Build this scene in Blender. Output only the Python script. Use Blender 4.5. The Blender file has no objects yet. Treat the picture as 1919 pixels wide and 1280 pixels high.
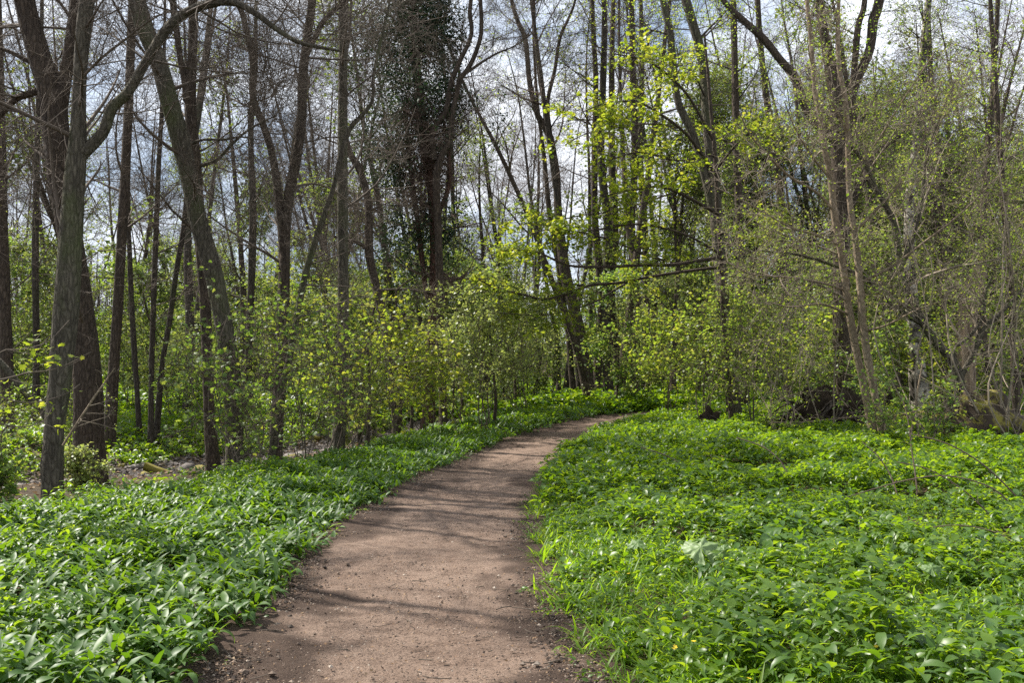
import bpy, math
import numpy as np
from mathutils import Vector

rng = np.random.default_rng(7)
SC = bpy.context.scene
COL = SC.collection
F, CX, HY, EYE = 1866.0, 959.5, 700.0, 1.6      # focal length and horizon in photo pixels, eye height


def at(px, py, Y):
    """A point of the place, Y metres ahead, from where it shows in the photograph."""
    return np.array([(px - CX) / F * Y, Y, EYE - (py - HY) / F * Y])


# ------------------------------------------------------------------ mesh helpers
class MB:
    """Collects vertex and face arrays and links them as ONE mesh object."""
    def __init__(s):
        s.v, s.f, s.m, s.n = [], [], [], 0

    def add(s, v, f, mi=0):
        v = np.asarray(v, np.float32).reshape(-1, 3)
        f = np.asarray(f, np.int32)
        if len(v) == 0:
            return s
        s.v.append(v)
        s.f.append(f + s.n)
        s.m.append(np.full(len(f), mi, np.int32))
        s.n += len(v)
        return s

    def mesh(s, name, mats, smooth=True):
        me = bpy.data.meshes.new(name)
        v = np.concatenate(s.v)
        ls = np.concatenate([f.ravel() for f in s.f])
        cnt = np.concatenate([np.full(len(f), f.shape[1], np.int32) for f in s.f])
        me.vertices.add(len(v))
        me.vertices.foreach_set("co", v.ravel())
        me.loops.add(len(ls))
        me.loops.foreach_set("vertex_index", ls)
        me.polygons.add(len(cnt))
        st = np.concatenate([[0], np.cumsum(cnt)[:-1]]).astype(np.int32)
        me.polygons.foreach_set("loop_start", st)
        me.polygons.foreach_set("material_index", np.concatenate(s.m))
        me.polygons.foreach_set("use_smooth", np.full(len(cnt), smooth))
        for m in (mats if isinstance(mats, (list, tuple)) else [mats]):
            me.materials.append(m)
        me.update(calc_edges=True)
        return me

    def build(s, name, mats, parent=None, smooth=True):
        return link(name, s.mesh(name, mats, smooth), parent)


def link(name, data, parent=None):
    o = bpy.data.objects.new(name, data)
    COL.objects.link(o)
    if parent is not None:
        o.parent = parent
    return o


def tag(o, label, cat, group=None):
    o['label'] = label
    o['category'] = cat
    if group:
        o['group'] = group
    return o


def kind(o, k):
    o['kind'] = k
    return o


def thing(name, loc, label, cat, group=None):
    o = link(name, None)
    o.location = [float(c) for c in loc]
    return tag(o, label, cat, group)


def norm(a):
    return a / np.maximum(np.linalg.norm(a, axis=-1, keepdims=True), 1e-9)


def smooth(x):
    x = np.clip(x, 0, 1)
    return x * x * (3 - 2 * x)


def tubes(mb, P, R, S=3, mi=0):
    """P (B,n,3) polylines with radii R (B,n) -> tubes of S sides."""
    P = np.asarray(P, float)
    if P.ndim == 2:
        P, R = P[None], np.asarray(R)[None]
    B, n, _ = P.shape
    if B == 0:
        return mb
    T = norm(np.gradient(P, axis=1))
    ov = np.abs(norm(P[:, -1] - P[:, 0]))
    ref = np.eye(3)[np.argmin(ov, axis=1)][:, None, :]
    U = norm(np.cross(T, ref))
    V = np.cross(T, U)
    a = np.arange(S) / S * 2 * math.pi
    X = P[:, :, None, :] + R[:, :, None, None] * (U[:, :, None, :] * np.cos(a)[:, None] + V[:, :, None, :] * np.sin(a)[:, None])
    i, k = np.meshgrid(np.arange(n - 1), np.arange(S), indexing='ij')
    k2 = (k + 1) % S
    q = np.stack([i * S + k, i * S + k2, (i + 1) * S + k2, (i + 1) * S + k], -1).reshape(-1, 4)
    f = (np.arange(B)[:, None, None] * (n * S) + q[None]).reshape(-1, 4)
    return mb.add(X.reshape(-1, 3), f, mi)


def resample(pts, n):
    """Catmull-Rom through pts (k,d) -> n evenly spread samples."""
    p = np.asarray(pts, float)
    p = np.vstack([2 * p[0] - p[1], p, 2 * p[-1] - p[-2]])
    out = []
    for i in range(1, len(p) - 2):
        t = np.linspace(0, 1, 24, endpoint=False)[:, None]
        a, b, c, d = p[i - 1], p[i], p[i + 1], p[i + 2]
        out.append(.5 * (2 * b + (c - a) * t + (2 * a - 5 * b + 4 * c - d) * t ** 2 + (3 * b - a - 3 * c + d) * t ** 3))
    out.append(p[-2][None])
    o = np.vstack(out)
    s = np.concatenate([[0], np.cumsum(np.linalg.norm(np.diff(o[:, :3], axis=0), axis=1))])
    u = np.linspace(0, s[-1], n)
    return np.stack([np.interp(u, s, o[:, j]) for j in range(o.shape[1])], 1)


def along(P, R, idx, t):
    n = P.shape[1]
    x = t * (n - 1)
    i = np.minimum(x.astype(int), n - 2)
    w = (x - i)[:, None]
    p = P[idx, i] * (1 - w) + P[idx, i + 1] * w
    return p, norm(P[idx, i + 1] - P[idx, i]), R[idx, i] * (1 - w[:, 0]) + R[idx, i + 1] * w[:, 0]


def grow(P, R, n, t0, t1, L, ang, up, wig, m, rr=.55, rmin=.003, taper=.25, lt=.5):
    """Children on every polyline of P: n each, between t0 and t1, of length ~L, leaving at ang radians."""
    B = len(P)
    idx = np.repeat(np.arange(B), n)
    C = len(idx)
    t = rng.uniform(t0, t1, C)
    p, T, r = along(P, R, idx, t)
    e = norm(rng.normal(size=(C, 3)))
    e = norm(e - (e * T).sum(1, keepdims=True) * T)
    a = rng.normal(ang, .2, C)[:, None]
    d = norm(np.cos(a) * T + np.sin(a) * e)
    ln = L * rng.uniform(.5, 1.25, C) * (1 - lt * (t - t0) / max(t1 - t0, 1e-6))
    st = (ln / (m - 1))[:, None]
    pts = [p]
    bend = rng.normal(size=(C, 3)) * wig * .6
    for k in range(1, m):
        d = norm(d + rng.normal(size=(C, 3)) * wig + bend + np.array([0, 0, up]))
        p = p + d * st
        pts.append(p)
    P2 = np.stack(pts, 1)
    r0 = np.clip(r * rr * rng.uniform(.6, 1.1, C), rmin, .038)
    R2 = np.maximum(r0[:, None] * np.linspace(1, taper, m)[None], rmin * .7)
    return P2, R2


# ------------------------------------------------------------------ leaf shapes (y along the leaf, z its normal)
def blade(n, w, arch, fold=.25, tip=1.0, wave=0.):
    """A lance-shaped leaf of n lengths, half width w, arching down; three vertices across."""
    t = np.linspace(0, 1, n + 1)
    ww = w * (np.sin(math.pi * t ** .85) ** tip) + .004
    a = arch * t
    y = np.cumsum(np.concatenate([[0], np.cos((a[1:] + a[:-1]) / 2) / n]))
    z = -np.cumsum(np.concatenate([[0], np.sin((a[1:] + a[:-1]) / 2) / n]))
    mid = np.stack([0 * t, y, z], 1)
    v = []
    for s in (-1, 0, 1):
        q = mid.copy()
        q[:, 0] = s * ww
        q[:, 2] += abs(s) * ww * fold + s * wave * np.sin(t * 9) * ww
        v.append(q)
    v = np.stack(v, 1).reshape(-1, 3)
    f = []
    for i in range(n):
        for k in range(2):
            b = i * 3 + k
            f.append([b, b + 1, b + 4, b + 3])
    return v, np.array(f)


def rhomb(w=.36, fold=.12, droop=.15):
    v = np.array([[0, 0, 0], [-w, .45, fold], [0, .5, 0], [w, .45, fold], [0, 1, -droop]])
    return v, np.array([[0, 2, 1, 1], [0, 3, 2, 2], [1, 2, 4, 4], [2, 3, 4, 4]])[:, :3]


def maple():
    """A five-lobed leaf."""
    R = [(-90, .12), (-150, .42), (-172, .30), (160, .52), (140, .36), (118, .62), (104, .40), (90, .70), (76, .40), (62, .62), (40, .36), (20, .52), (-8, .30), (-30, .42)]
    v = [[0, .3, 0.03]]
    for a, r in R:
        x, y = r * math.cos(math.radians(a)), r * math.sin(math.radians(a))
        v.append([x, .3 + y, -.22 * r * r * (1.3 if abs(x) > .3 else .8)])
    n = len(R)
    return np.array(v), np.array([[0, 1 + i, 1 + (i + 1) % n] for i in range(n)])


MAPLE = maple()
RH = rhomb()
RH_W = rhomb(.42, .06, .25)


def put(mb, tpl, pos, d, nrm, size, mi=0, width=None):
    """Copies of a leaf shape at pos, pointing along d with normal nrm."""
    v, f = tpl
    d = norm(d)
    x = norm(np.cross(d, nrm))
    z = np.cross(x, d)
    M = np.stack([x, d, z], 1)
    vs = v[None] * np.asarray(size)[:, None, None]
    if width is not None:
        vs = vs * np.stack([width, np.ones_like(width), np.ones_like(width)], 1)[:, None, :]
    X = np.einsum('bvk,bkj->bvj', vs, M) + pos[:, None, :]
    N = len(pos)
    ff = (np.arange(N)[:, None, None] * len(v) + f[None]).reshape(-1, f.shape[1])
    return mb.add(X.reshape(-1, 3), ff, mi)


def twig_leaves(mb, P, R, per, size, tpl=RH, tilt=.5, spread=.02, t0=.15, mi=0, droop=-.1):
    idx = np.repeat(np.arange(len(P)), per)
    N = len(idx)
    if N == 0:
        return mb
    p, T, r = along(P, R, idx, rng.uniform(t0, 1, N))
    p = p + rng.normal(size=(N, 3)) * spread
    d = T * .5 + rng.normal(size=(N, 3)) * np.array([1, 1, .35]) * .8 + np.array([0, 0, droop])
    nr = np.array([0, 0, 1.]) + rng.normal(size=(N, 3)) * tilt
    return put(mb, tpl, p, d, nr, size * rng.uniform(.55, 1.25, N), mi)


# ------------------------------------------------------------------ materials
def mat(name):
    m = bpy.data.materials.new(name)
    m.use_nodes = True
    nt = m.node_tree
    nt.nodes.clear()
    return m, nt, nt.nodes, nt.links


def ramp(nt, fac, stops):
    r = nt.nodes.new('ShaderNodeValToRGB')
    e = r.color_ramp.elements
    while len(e) < len(stops):
        e.new(.5)
    for k, (p, c) in enumerate(stops):
        e[k].position = p
        e[k].color = (*c, 1)
    nt.links.new(fac, r.inputs[0])
    return r.outputs[0]


def noise(nt, scale, detail=6, rough=.6, vec=None, dist=0):
    n = nt.nodes.new('ShaderNodeTexNoise')
    n.inputs['Scale'].default_value = scale
    n.inputs['Detail'].default_value = detail
    n.inputs['Roughness'].default_value = rough
    n.inputs['Distortion'].default_value = dist
    if vec is not None:
        nt.links.new(vec, n.inputs['Vector'])
    return n.outputs['Fac']


def coords(nt, scale=(1, 1, 1), which='Object'):
    c = nt.nodes.new('ShaderNodeTexCoord')
    mp = nt.nodes.new('ShaderNodeMapping')
    mp.inputs['Scale'].default_value = scale
    nt.links.new(c.outputs[which], mp.inputs['Vector'])
    return mp.outputs[0]


def mixc(nt, fac, a, b, mode='MIX'):
    m = nt.nodes.new('ShaderNodeMix')
    m.data_type = 'RGBA'
    m.blend_type = mode
    for i, s in ((0, fac), (6, a), (7, b)):
        if isinstance(s, (int, float)):
            m.inputs[i].default_value = s
        elif isinstance(s, tuple):
            m.inputs[i].default_value = (*s, 1)
        else:
            nt.links.new(s, m.inputs[i])
    return m.outputs[2]


def math_node(nt, op, a, b=0.):
    m = nt.nodes.new('ShaderNodeMath')
    m.operation = op
    for i, s in ((0, a), (1, b)):
        if isinstance(s, (int, float)):
            m.inputs[i].default_value = s
        else:
            nt.links.new(s, m.inputs[i])
    return m.outputs[0]


def finish(nt, color, rough=.8, bump=None, strength=.5, dist=.02, spec=.3):
    b = nt.nodes.new('ShaderNodeBsdfPrincipled')
    if isinstance(color, tuple):
        b.inputs['Base Color'].default_value = (*color, 1)
    else:
        nt.links.new(color, b.inputs['Base Color'])
    b.inputs['Roughness'].default_value = rough
    b.inputs['Specular IOR Level'].default_value = spec
    if bump is not None:
        bp = nt.nodes.new('ShaderNodeBump')
        bp.inputs['Strength'].default_value = strength
        bp.inputs['Distance'].default_value = dist
        nt.links.new(bump, bp.inputs['Height'])
        nt.links.new(bp.outputs[0], b.inputs['Normal'])
    o = nt.nodes.new('ShaderNodeOutputMaterial')
    nt.links.new(b.outputs[0], o.inputs[0])
    return b


def bark(name, dark, mid, moss, moss_amt=.45, zs=.28, sc=14, strength=.9):
    m, nt, N, L = mat(name)
    v = coords(nt, (1, 1, zs))
    n1 = noise(nt, sc, 8, .65, v, .6)
    vo = N.new('ShaderNodeTexVoronoi')
    vo.feature = 'DISTANCE_TO_EDGE'
    vo.inputs['Scale'].default_value = sc * 1.3
    L.new(v, vo.inputs['Vector'])
    crack = math_node(nt, 'MINIMUM', math_node(nt, 'MULTIPLY', vo.outputs['Distance'], 4.), 1.)
    c = ramp(nt, n1, [(.3, dark), (.7, mid)])
    c = mixc(nt, math_node(nt, 'MULTIPLY', math_node(nt, 'SUBTRACT', 1., crack), .45), c, tuple(x * .35 for x in dark))
    big = noise(nt, 1.3, 4, .6, coords(nt, (1, 1, .5)))
    fac = ramp(nt, big, [(moss_amt, (0, 0, 0)), (moss_amt + .22, (.8, .8, .8))])
    c = mixc(nt, fac, c, moss)
    h = math_node(nt, 'ADD', math_node(nt, 'MULTIPLY', crack, .6), n1)
    finish(nt, c, .9, h, strength, .03, .2)
    return m


def twigmat(name, a, b):
    m, nt, N, L = mat(name)
    g = N.new('ShaderNodeNewGeometry')
    n1 = noise(nt, 6, 4, .6, coords(nt))
    c = mixc(nt, g.outputs['Random Per Island'], a, b)
    c = mixc(nt, n1, c, tuple(x * .55 for x in a))
    finish(nt, c, .85, None, spec=.25)
    return m


def leafmat(name, cols, trans, tr=.45, rough=.42, spec=.35, veins=0., scale=1.2):
    """Leaves: each leaf its own shade (per island), reflecting on one hand and passing light on the other."""
    m, nt, N, L = mat(name)
    g = N.new('ShaderNodeNewGeometry')
    k = len(cols)
    c = ramp(nt, g.outputs['Random Per Island'], [(i / max(k - 1, 1), q) for i, q in enumerate(cols)])
    t = ramp(nt, g.outputs['Random Per Island'], [(i / max(len(trans) - 1, 1), q) for i, q in enumerate(trans)])
    big = noise(nt, scale, 3, .5, coords(nt))
    c = mixc(nt, math_node(nt, 'MULTIPLY', big, .5), c, cols[0])
    b = N.new('ShaderNodeBsdfPrincipled')
    L.new(c, b.inputs['Base Color'])
    b.inputs['Roughness'].default_value = rough
    b.inputs['Specular IOR Level'].default_value = spec
    tl = N.new('ShaderNodeBsdfTranslucent')
    L.new(t, tl.inputs['Color'])
    mx = N.new('ShaderNodeMixShader')
    mx.inputs[0].default_value = tr
    L.new(b.outputs[0], mx.inputs[1])
    L.new(tl.outputs[0], mx.inputs[2])
    o = N.new('ShaderNodeOutputMaterial')
    L.new(mx.outputs[0], o.inputs[0])
    return m


BARK_GREY = bark('bark_grey_green', (.045, .038, .028), (.15, .13, .095), (.08, .095, .032), .5)
BARK_DARK = bark('bark_dark_brown', (.036, .027, .021), (.12, .09, .065), (.055, .06, .022), .62)
BARK_FAR = bark('bark_far', (.035, .028, .022), (.105, .085, .066), (.055, .065, .025), .52)
BARK_PALE = bark('bark_pale', (.16, .12, .082), (.34, .265, .185), (.2, .19, .09), .68, .6, 10, .3)
BARK_RED = bark('bark_reddish', (.055, .032, .024), (.16, .085, .06), (.06, .045, .03), .6)
TWIG = twigmat('twig_brown', (.095, .073, .054), (.19, .15, .115))
TWIG_DARK = twigmat('twig_dark', (.05, .038, .03), (.115, .09, .07))
TWIG_PALE = twigmat('twig_pale', (.20, .16, .115), (.40, .33, .25))
TWIG_RED = twigmat('twig_reddish', (.12, .08, .062), (.2, .145, .115))

SYC = leafmat('leaf_sycamore', [(.10, .16, .012), (.16, .22, .018), (.22, .25, .03)], [(.30, .41, .02), (.40, .47, .03), (.50, .48, .05)], .5)
SYC_DEEP = leafmat('leaf_sycamore_deep', [(.075, .13, .03), (.11, .18, .04), (.16, .21, .06)], [(.22, .38, .04), (.32, .46, .05), (.44, .48, .06)], .5)
SYC_MID = leafmat('leaf_sycamore_mid', [(.09, .145, .02), (.14, .20, .03), (.20, .23, .04)], [(.30, .46, .03), (.42, .54, .04), (.52, .52, .05)], .5)
HAZEL = leafmat('leaf_hazel', [(.15, .20, .05), (.21, .26, .07), (.25, .28, .10)], [(.34, .42, .08), (.44, .50, .10), (.48, .50, .13)], .5)
SMALL = leafmat('leaf_small', [(.09, .13, .02), (.14, .18, .03), (.20, .20, .05)], [(.25, .40, .03), (.35, .48, .045), (.44, .44, .065)], .5)
FARLEAF = leafmat('leaf_far', [(.07, .105, .025), (.10, .14, .035), (.14, .15, .05)], [(.20, .30, .04), (.28, .36, .05), (.34, .34, .07)], .45, .6)
FARPALE = leafmat('leaf_far_pale', [(.08, .12, .03), (.12, .16, .045), (.15, .17, .06)], [(.26, .36, .05), (.32, .42, .07), (.38, .40, .09)], .45, .6)
IVY = leafmat('leaf_ivy', [(.012, .028, .012), (.022, .045, .018), (.04, .055, .02)], [(.03, .06, .015), (.05, .09, .02)], .2, .55, .25)
GARLIC = leafmat('leaf_garlic', [(.038, .085, .014), (.055, .115, .018), (.085, .15, .022)], [(.14, .28, .008), (.20, .36, .01), (.30, .45, .02)], .36, .5, .42, scale=.7)
HERB = leafmat('leaf_herb', [(.045, .10, .012), (.07, .13, .012), (.11, .18, .018)], [(.17, .32, .008), (.26, .42, .01), (.40, .52, .02)], .45, .4, .42, scale=.6)
GRASS = leafmat('leaf_grass', [(.07, .15, .010), (.10, .19, .012), (.15, .22, .02)], [(.25, .46, .01), (.34, .54, .015), (.42, .54, .03)], .5, .45, .35)
BUTTER = leafmat('leaf_butterbur', [(.17, .24, .09), (.19, .26, .11), (.2, .27, .12)], [(.2, .34, .06), (.24, .38, .08)], .35, .5, .35)
BUTTER_DULL = leafmat('leaf_butterbur_dull', [(.10, .17, .05), (.12, .19, .06), (.14, .2, .07)], [(.2, .34, .05), (.24, .38, .06)], .4, .5, .35)
YELLOW = leafmat('petal_yellow', [(.75, .52, .02), (.8, .58, .03)], [(.7, .5, .02), (.75, .5, .03)], .3, .35, .5)


def soil(name, a, b, c3, sc=1., bump=.5, edge=None):
    m, nt, N, L = mat(name)
    v = coords(nt)
    n1 = noise(nt, .9 * sc, 6, .65, v, .3)
    n2 = noise(nt, 7 * sc, 8, .75, v, .2)
    n3 = noise(nt, 60 * sc, 6, .75, v)
    n4 = noise(nt, 150 * sc, 3, .7, v)
    c = ramp(nt, n1, [(.35, a), (.65, b)])
    c = mixc(nt, ramp(nt, n2, [(.42, (0, 0, 0)), (.68, (.8, .8, .8))]), c, c3)
    c = mixc(nt, ramp(nt, n2, [(.34, (.6, .6, .6)), (.46, (0, 0, 0))]), c, tuple(x * .5 for x in a))
    if edge:
        at_ = N.new('ShaderNodeAttribute')
        at_.attribute_name = 'edge'
        c = mixc(nt, at_.outputs['Fac'], c, edge)
    c = mixc(nt, ramp(nt, n3, [(.38, (.75, .75, .75)), (.52, (0, 0, 0))]), c, tuple(x * .3 for x in a))
    c = mixc(nt, ramp(nt, n4, [(.6, (0, 0, 0)), (.72, (.55, .55, .55))]), c, (.42, .33, .25))
    h = math_node(nt, 'ADD', math_node(nt, 'MULTIPLY', n2, 1.5), math_node(nt, 'ADD', n3, math_node(nt, 'MULTIPLY', n4, .4)))
    finish(nt, c, .95, h, bump, .025, .15)
    return m


PATH = soil('path_earth', (.155, .104, .076), (.215, .15, .112), (.27, .196, .15), 1., .8, (.07, .047, .035))
def grit_mat(name, k):
    m, nt, N, L = mat(name)
    g = N.new('ShaderNodeNewGeometry')
    c = ramp(nt, g.outputs['Random Per Island'], [(p_, tuple(q_ * k for q_ in c_)) for p_, c_ in ((0, (.05, .036, .028)), (.45, (.13, .09, .065)), (.8, (.22, .16, .12)), (1, (.36, .30, .24)))])
    finish(nt, c, .9)
    return m


GRIT = grit_mat('grit', 1.)
CRUMB = grit_mat('soil_crumbs', .5)
GROUND = soil('ground_earth', (.04, .03, .02), (.07, .05, .032), (.10, .075, .045), .8, .7)
HOLLOW = soil('root_earth', (.025, .018, .012), (.04, .028, .018), (.05, .035, .022), 2, .8)


def stone_mat(name, a, b, moss, amt):
    m, nt, N, L = mat(name)
    v = coords(nt)
    oi = N.new('ShaderNodeObjectInfo')
    c = mixc(nt, oi.outputs['Random'], a, b)
    c = mixc(nt, noise(nt, 14, 6, .6, v), c, tuple(x * .5 for x in a))
    n1 = noise(nt, 3.5, 5, .6, v)
    c = mixc(nt, ramp(nt, n1, [(amt, (0, 0, 0)), (amt + .1, (1, 1, 1))]), c, moss)
    finish(nt, c, .8, noise(nt, 30, 6, .7, v), .5, .02)
    return m


STONE = stone_mat('stone_grey', (.16, .135, .12), (.33, .29, .26), (.11, .10, .03), .72)
MOSSY = stone_mat('stone_mossy', (.10, .085, .06), (.15, .12, .09), (.20, .17, .025), .42)
MOSS_BROWN = stone_mat('moss_on_earth', (.05, .035, .022), (.08, .055, .035), (.21, .18, .03), .5)


def birch_mat():
    m, nt, N, L = mat('bark_birch')
    n1 = noise(nt, 6, 6, .6, coords(nt, (1, 1, 1.6)))
    n2 = noise(nt, 2.2, 4, .6, coords(nt, (1, 1, .8)))
    c = ramp(nt, n1, [(.42, (.05, .04, .03)), (.5, (.36, .32, .26)), (.7, (.52, .47, .4))])
    c = mixc(nt, ramp(nt, n2, [(.44, (0, 0, 0)), (.56, (1, 1, 1))]), c, (.03, .024, .018))
    finish(nt, c, .8, n1, .5, .02)
    return m


BIRCH = birch_mat()


def wood_mat():
    m, nt, N, L = mat('bare_wood')
    n1 = noise(nt, 9, 8, .7, coords(nt, (1, 1, .12)))
    c = ramp(nt, n1, [(.35, (.09, .06, .04)), (.65, (.30, .22, .15))])
    finish(nt, c, .85, n1, .8, .03)
    return m


WOOD = wood_mat()
DRY = leafmat('dry_leaf', [(.16, .09, .045), (.26, .165, .09), (.38, .28, .18)], [(.2, .12, .05), (.25, .16, .08)], .2, .7, .2)

# ------------------------------------------------------------------ the lie of the land
CL = resample(np.array([(-.2, -12, 0), (-.35, -4, 0), (-.42, 0, 0), (-.6, 5.15, 0), (-.8, 9.95, 0), (-.43, 14.9, 0), (.3, 19.9, 0), (1.45, 26, 0), (2.7, 30, 0), (4.6, 33.3, 0), (7.6, 35.6, 0), (12, 37.3, 0), (20, 39, 0), (34, 42, 0)]), 400)[:, :2]
CT = norm(np.gradient(CL, axis=0))
CS = np.concatenate([[0], np.cumsum(np.linalg.norm(np.diff(CL, axis=0), axis=1))])
HW = 1.06                                                           # half the path's width


def path_side(x, y):
    """Signed distance to the path's middle line: positive on its right."""
    x, y = np.ravel(x), np.ravel(y)
    out = np.empty(len(x))
    for a in range(0, len(x), 20000):
        s = slice(a, a + 20000)
        dx = x[s, None] - CL[None, :, 0]
        dy = y[s, None] - CL[None, :, 1]
        i = np.argmin(dx * dx + dy * dy, 1)
        r = np.arange(len(i))
        cr = CT[i, 1] * dx[r, i] - CT[i, 0] * dy[r, i]
        out[s] = np.sign(cr) * np.sqrt(dx[r, i] ** 2 + dy[r, i] ** 2)
    return out


def bank_x(y):                      # edge of the garlic bank above the stream
    return np.interp(y, [-10, 4, 8, 10, 11, 12, 14.3, 15.7, 20, 27, 33, 40, 60, 150], [-9, -7.2, -6.2, -5.7, -5.3, -4.6, -3.9, -3.3, -2.7, -1.6, 0, 2.2, 6, 20])


def stream_x(y):
    return np.interp(y, [-10, 5, 14, 18, 22, 26, 32, 42, 60, 150], [-30, -22, -14, -10.4, -8.0, -6.6, -4.8, -1.5, 2, 12])


_ph = rng.uniform(0, 6.28, (10, 2))
_k = rng.normal(size=(10, 2)) * np.linspace(.25, 1.8, 10)[:, None]


def bumps(x, y):
    z = 0
    for i in range(10):
        z = z + np.sin(_k[i, 0] * x + _k[i, 1] * y + _ph[i, 0]) * .5 / (1 + i * .6)
    return z


def ground(x, y, d=None):
    x, y = np.asarray(x, float), np.asarray(y, float)
    sh = x.shape
    if d is None:
        d = path_side(x, y).reshape(sh)
    z = .5 * smooth((y - 24) / 22) + .035 * np.maximum(y - 46, 0)
    z = z + .09 * smooth((d - HW) / .8) + .05 * smooth((-d - HW) / .6)
    bx, sx = bank_x(y), stream_x(y)
    low = smooth((bx - x) / 1.5) * (1 - smooth((sx - 1.4 - x) / 2.6))
    z = z - .42 * low - .3 * np.exp(-((x - sx) / 1.3) ** 2)
    off = smooth((np.abs(d) - HW) / 1.0)
    return z + .05 * off * bumps(x, y)


def G(x, y):
    return float(ground(np.array([x]), np.array([y]))[0])


def axis(a, b, fine_a, fine_b, f, c):
    lo = []
    s, p = f, fine_a
    while p > a:
        s = min(s * 1.12, c)
        p -= s
        lo.append(p)
    mid = list(np.arange(fine_a, fine_b, f))
    s, p, hi = f, fine_b, []
    while p < b:
        hi.append(p)
        s = min(s * 1.12, c)
        p += s
    return np.array(lo[::-1] + mid + hi + [b])


gx = axis(-300, 300, -9, 9, .14, 20)
gy = axis(-60, 500, 3, 30, .14, 20)
X, Y = np.meshgrid(gx, gy)
D = path_side(X, Y).reshape(X.shape)
Z = ground(X, Y, D) - .05 * (1 - smooth((np.abs(D) - HW + .25) / .3))
fine = rng.normal(size=X.shape) * .012 * (np.abs(D) > HW)
nx, ny = len(gx), len(gy)
ii, jj = np.meshgrid(np.arange(ny - 1), np.arange(nx - 1), indexing='ij')
q = np.stack([ii * nx + jj, ii * nx + jj + 1, (ii + 1) * nx + jj + 1, (ii + 1) * nx + jj], -1).reshape(-1, 4)
kind(MB().add(np.stack([X, Y, Z + fine], -1), q).build('ground', GROUND), 'structure')

# the path: a fine strip along the middle line
su = np.concatenate([np.arange(0, 15, .15), np.arange(15, 30, .025), np.arange(30, CS[-1], .12)])
lv = np.linspace(-1.4, 1.4, 112)
pc = np.stack([np.interp(su, CS, CL[:, 0]), np.interp(su, CS, CL[:, 1])], 1)
pt = np.stack([np.interp(su, CS, CT[:, 0]), np.interp(su, CS, CT[:, 1])], 1)
PX = pc[:, None, 0] + pt[:, None, 1] * lv[None]
PY = pc[:, None, 1] - pt[:, None, 0] * lv[None]
D = np.broadcast_to(lv, PX.shape)


def vnoise(x, y, s, seed):
    r = np.random.default_rng(abs(seed)).uniform(-1, 1, (256, 256))
    x, y = x / s, y / s
    i, j = np.floor(x).astype(int), np.floor(y).astype(int)
    u, v = smooth(x - i), smooth(y - j)
    i0, i1, j0, j1 = i % 256, (i + 1) % 256, j % 256, (j + 1) % 256
    return (r[i0, j0] * (1 - u) + r[i1, j0] * u) * (1 - v) + (r[i0, j1] * (1 - u) + r[i1, j1] * u) * v


edge = smooth((np.abs(D) - .75) / .45)
PZ = ground(PX, PY, D) + .015 - .10 * smooth((np.abs(D) - 1.12 - .12 * vnoise(PX, PY, .5, 1)) / .25)
PZ = PZ + .026 * vnoise(PX, PY, .9, 2) + .011 * vnoise(PX, PY, .22, 3) + (.004 + .018 * edge) * np.abs(vnoise(PX, PY, .08, 4)) + (.003 + .010 * edge) * vnoise(PX, PY, .04, 5)
nx, ny = len(lv), len(su)
ii, jj = np.meshgrid(np.arange(ny - 1), np.arange(nx - 1), indexing='ij')
q = np.stack([ii * nx + jj, ii * nx + jj + 1, (ii + 1) * nx + jj + 1, (ii + 1) * nx + jj], -1).reshape(-1, 4)
po = kind(MB().add(np.stack([PX, PY, PZ], -1), q).build('path', PATH), 'structure')
ea = po.data.attributes.new('edge', 'FLOAT', 'POINT')
wet = smooth((np.abs(D) + np.where(D < 0, .2, .04) - .62 + .32 * vnoise(PX, PY, .7, 61) + .16 * vnoise(PX, PY, .2, 62)) / .32)
ea.data.foreach_set('value', wet.astype(np.float32).ravel())


def scatter(n, y0, y1, x0, x1, pw=1.0, fr=None):
    """Random spots, denser near the camera (pw > 1), kept to where the camera or one a step aside could look."""
    y = y0 + (y1 - y0) * rng.uniform(0, 1, n) ** pw
    x = rng.uniform(0, 1, n) * (x1 - x0) + x0
    if fr is not None:
        k = np.abs(x) < fr * y + 1.5
        x, y = x[k], y[k]
    return x, y


# crumbs of soil, small stones and dry leaf on the path
OCT = (np.array([[1, 0, 0], [0, 1, 0], [-1, 0, 0], [0, -1, 0], [0, 0, .7], [0, 0, -.5]], float), np.array([[0, 1, 4], [1, 2, 4], [2, 3, 4], [3, 0, 4], [1, 0, 5], [2, 1, 5], [3, 2, 5], [0, 3, 5]]))


def on_path(n, y1, pw, spread):
    y = 4 + (y1 - 4) * rng.uniform(0, 1, n) ** pw
    c = np.interp(y, CL[:, 1], CL[:, 0])
    x = c + np.clip(rng.normal(0, spread, n), -1.35, 1.35) if spread < 1 else c + rng.choice([-1, 1], n) * np.clip(rng.normal(1.0, .14, n), 0, 1.45)
    return x, y


def pz(x, y):
    d = path_side(x, y)
    return ground(x, y, d) + .018 - .10 * smooth((np.abs(d) - 1.12) / .25)


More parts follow.
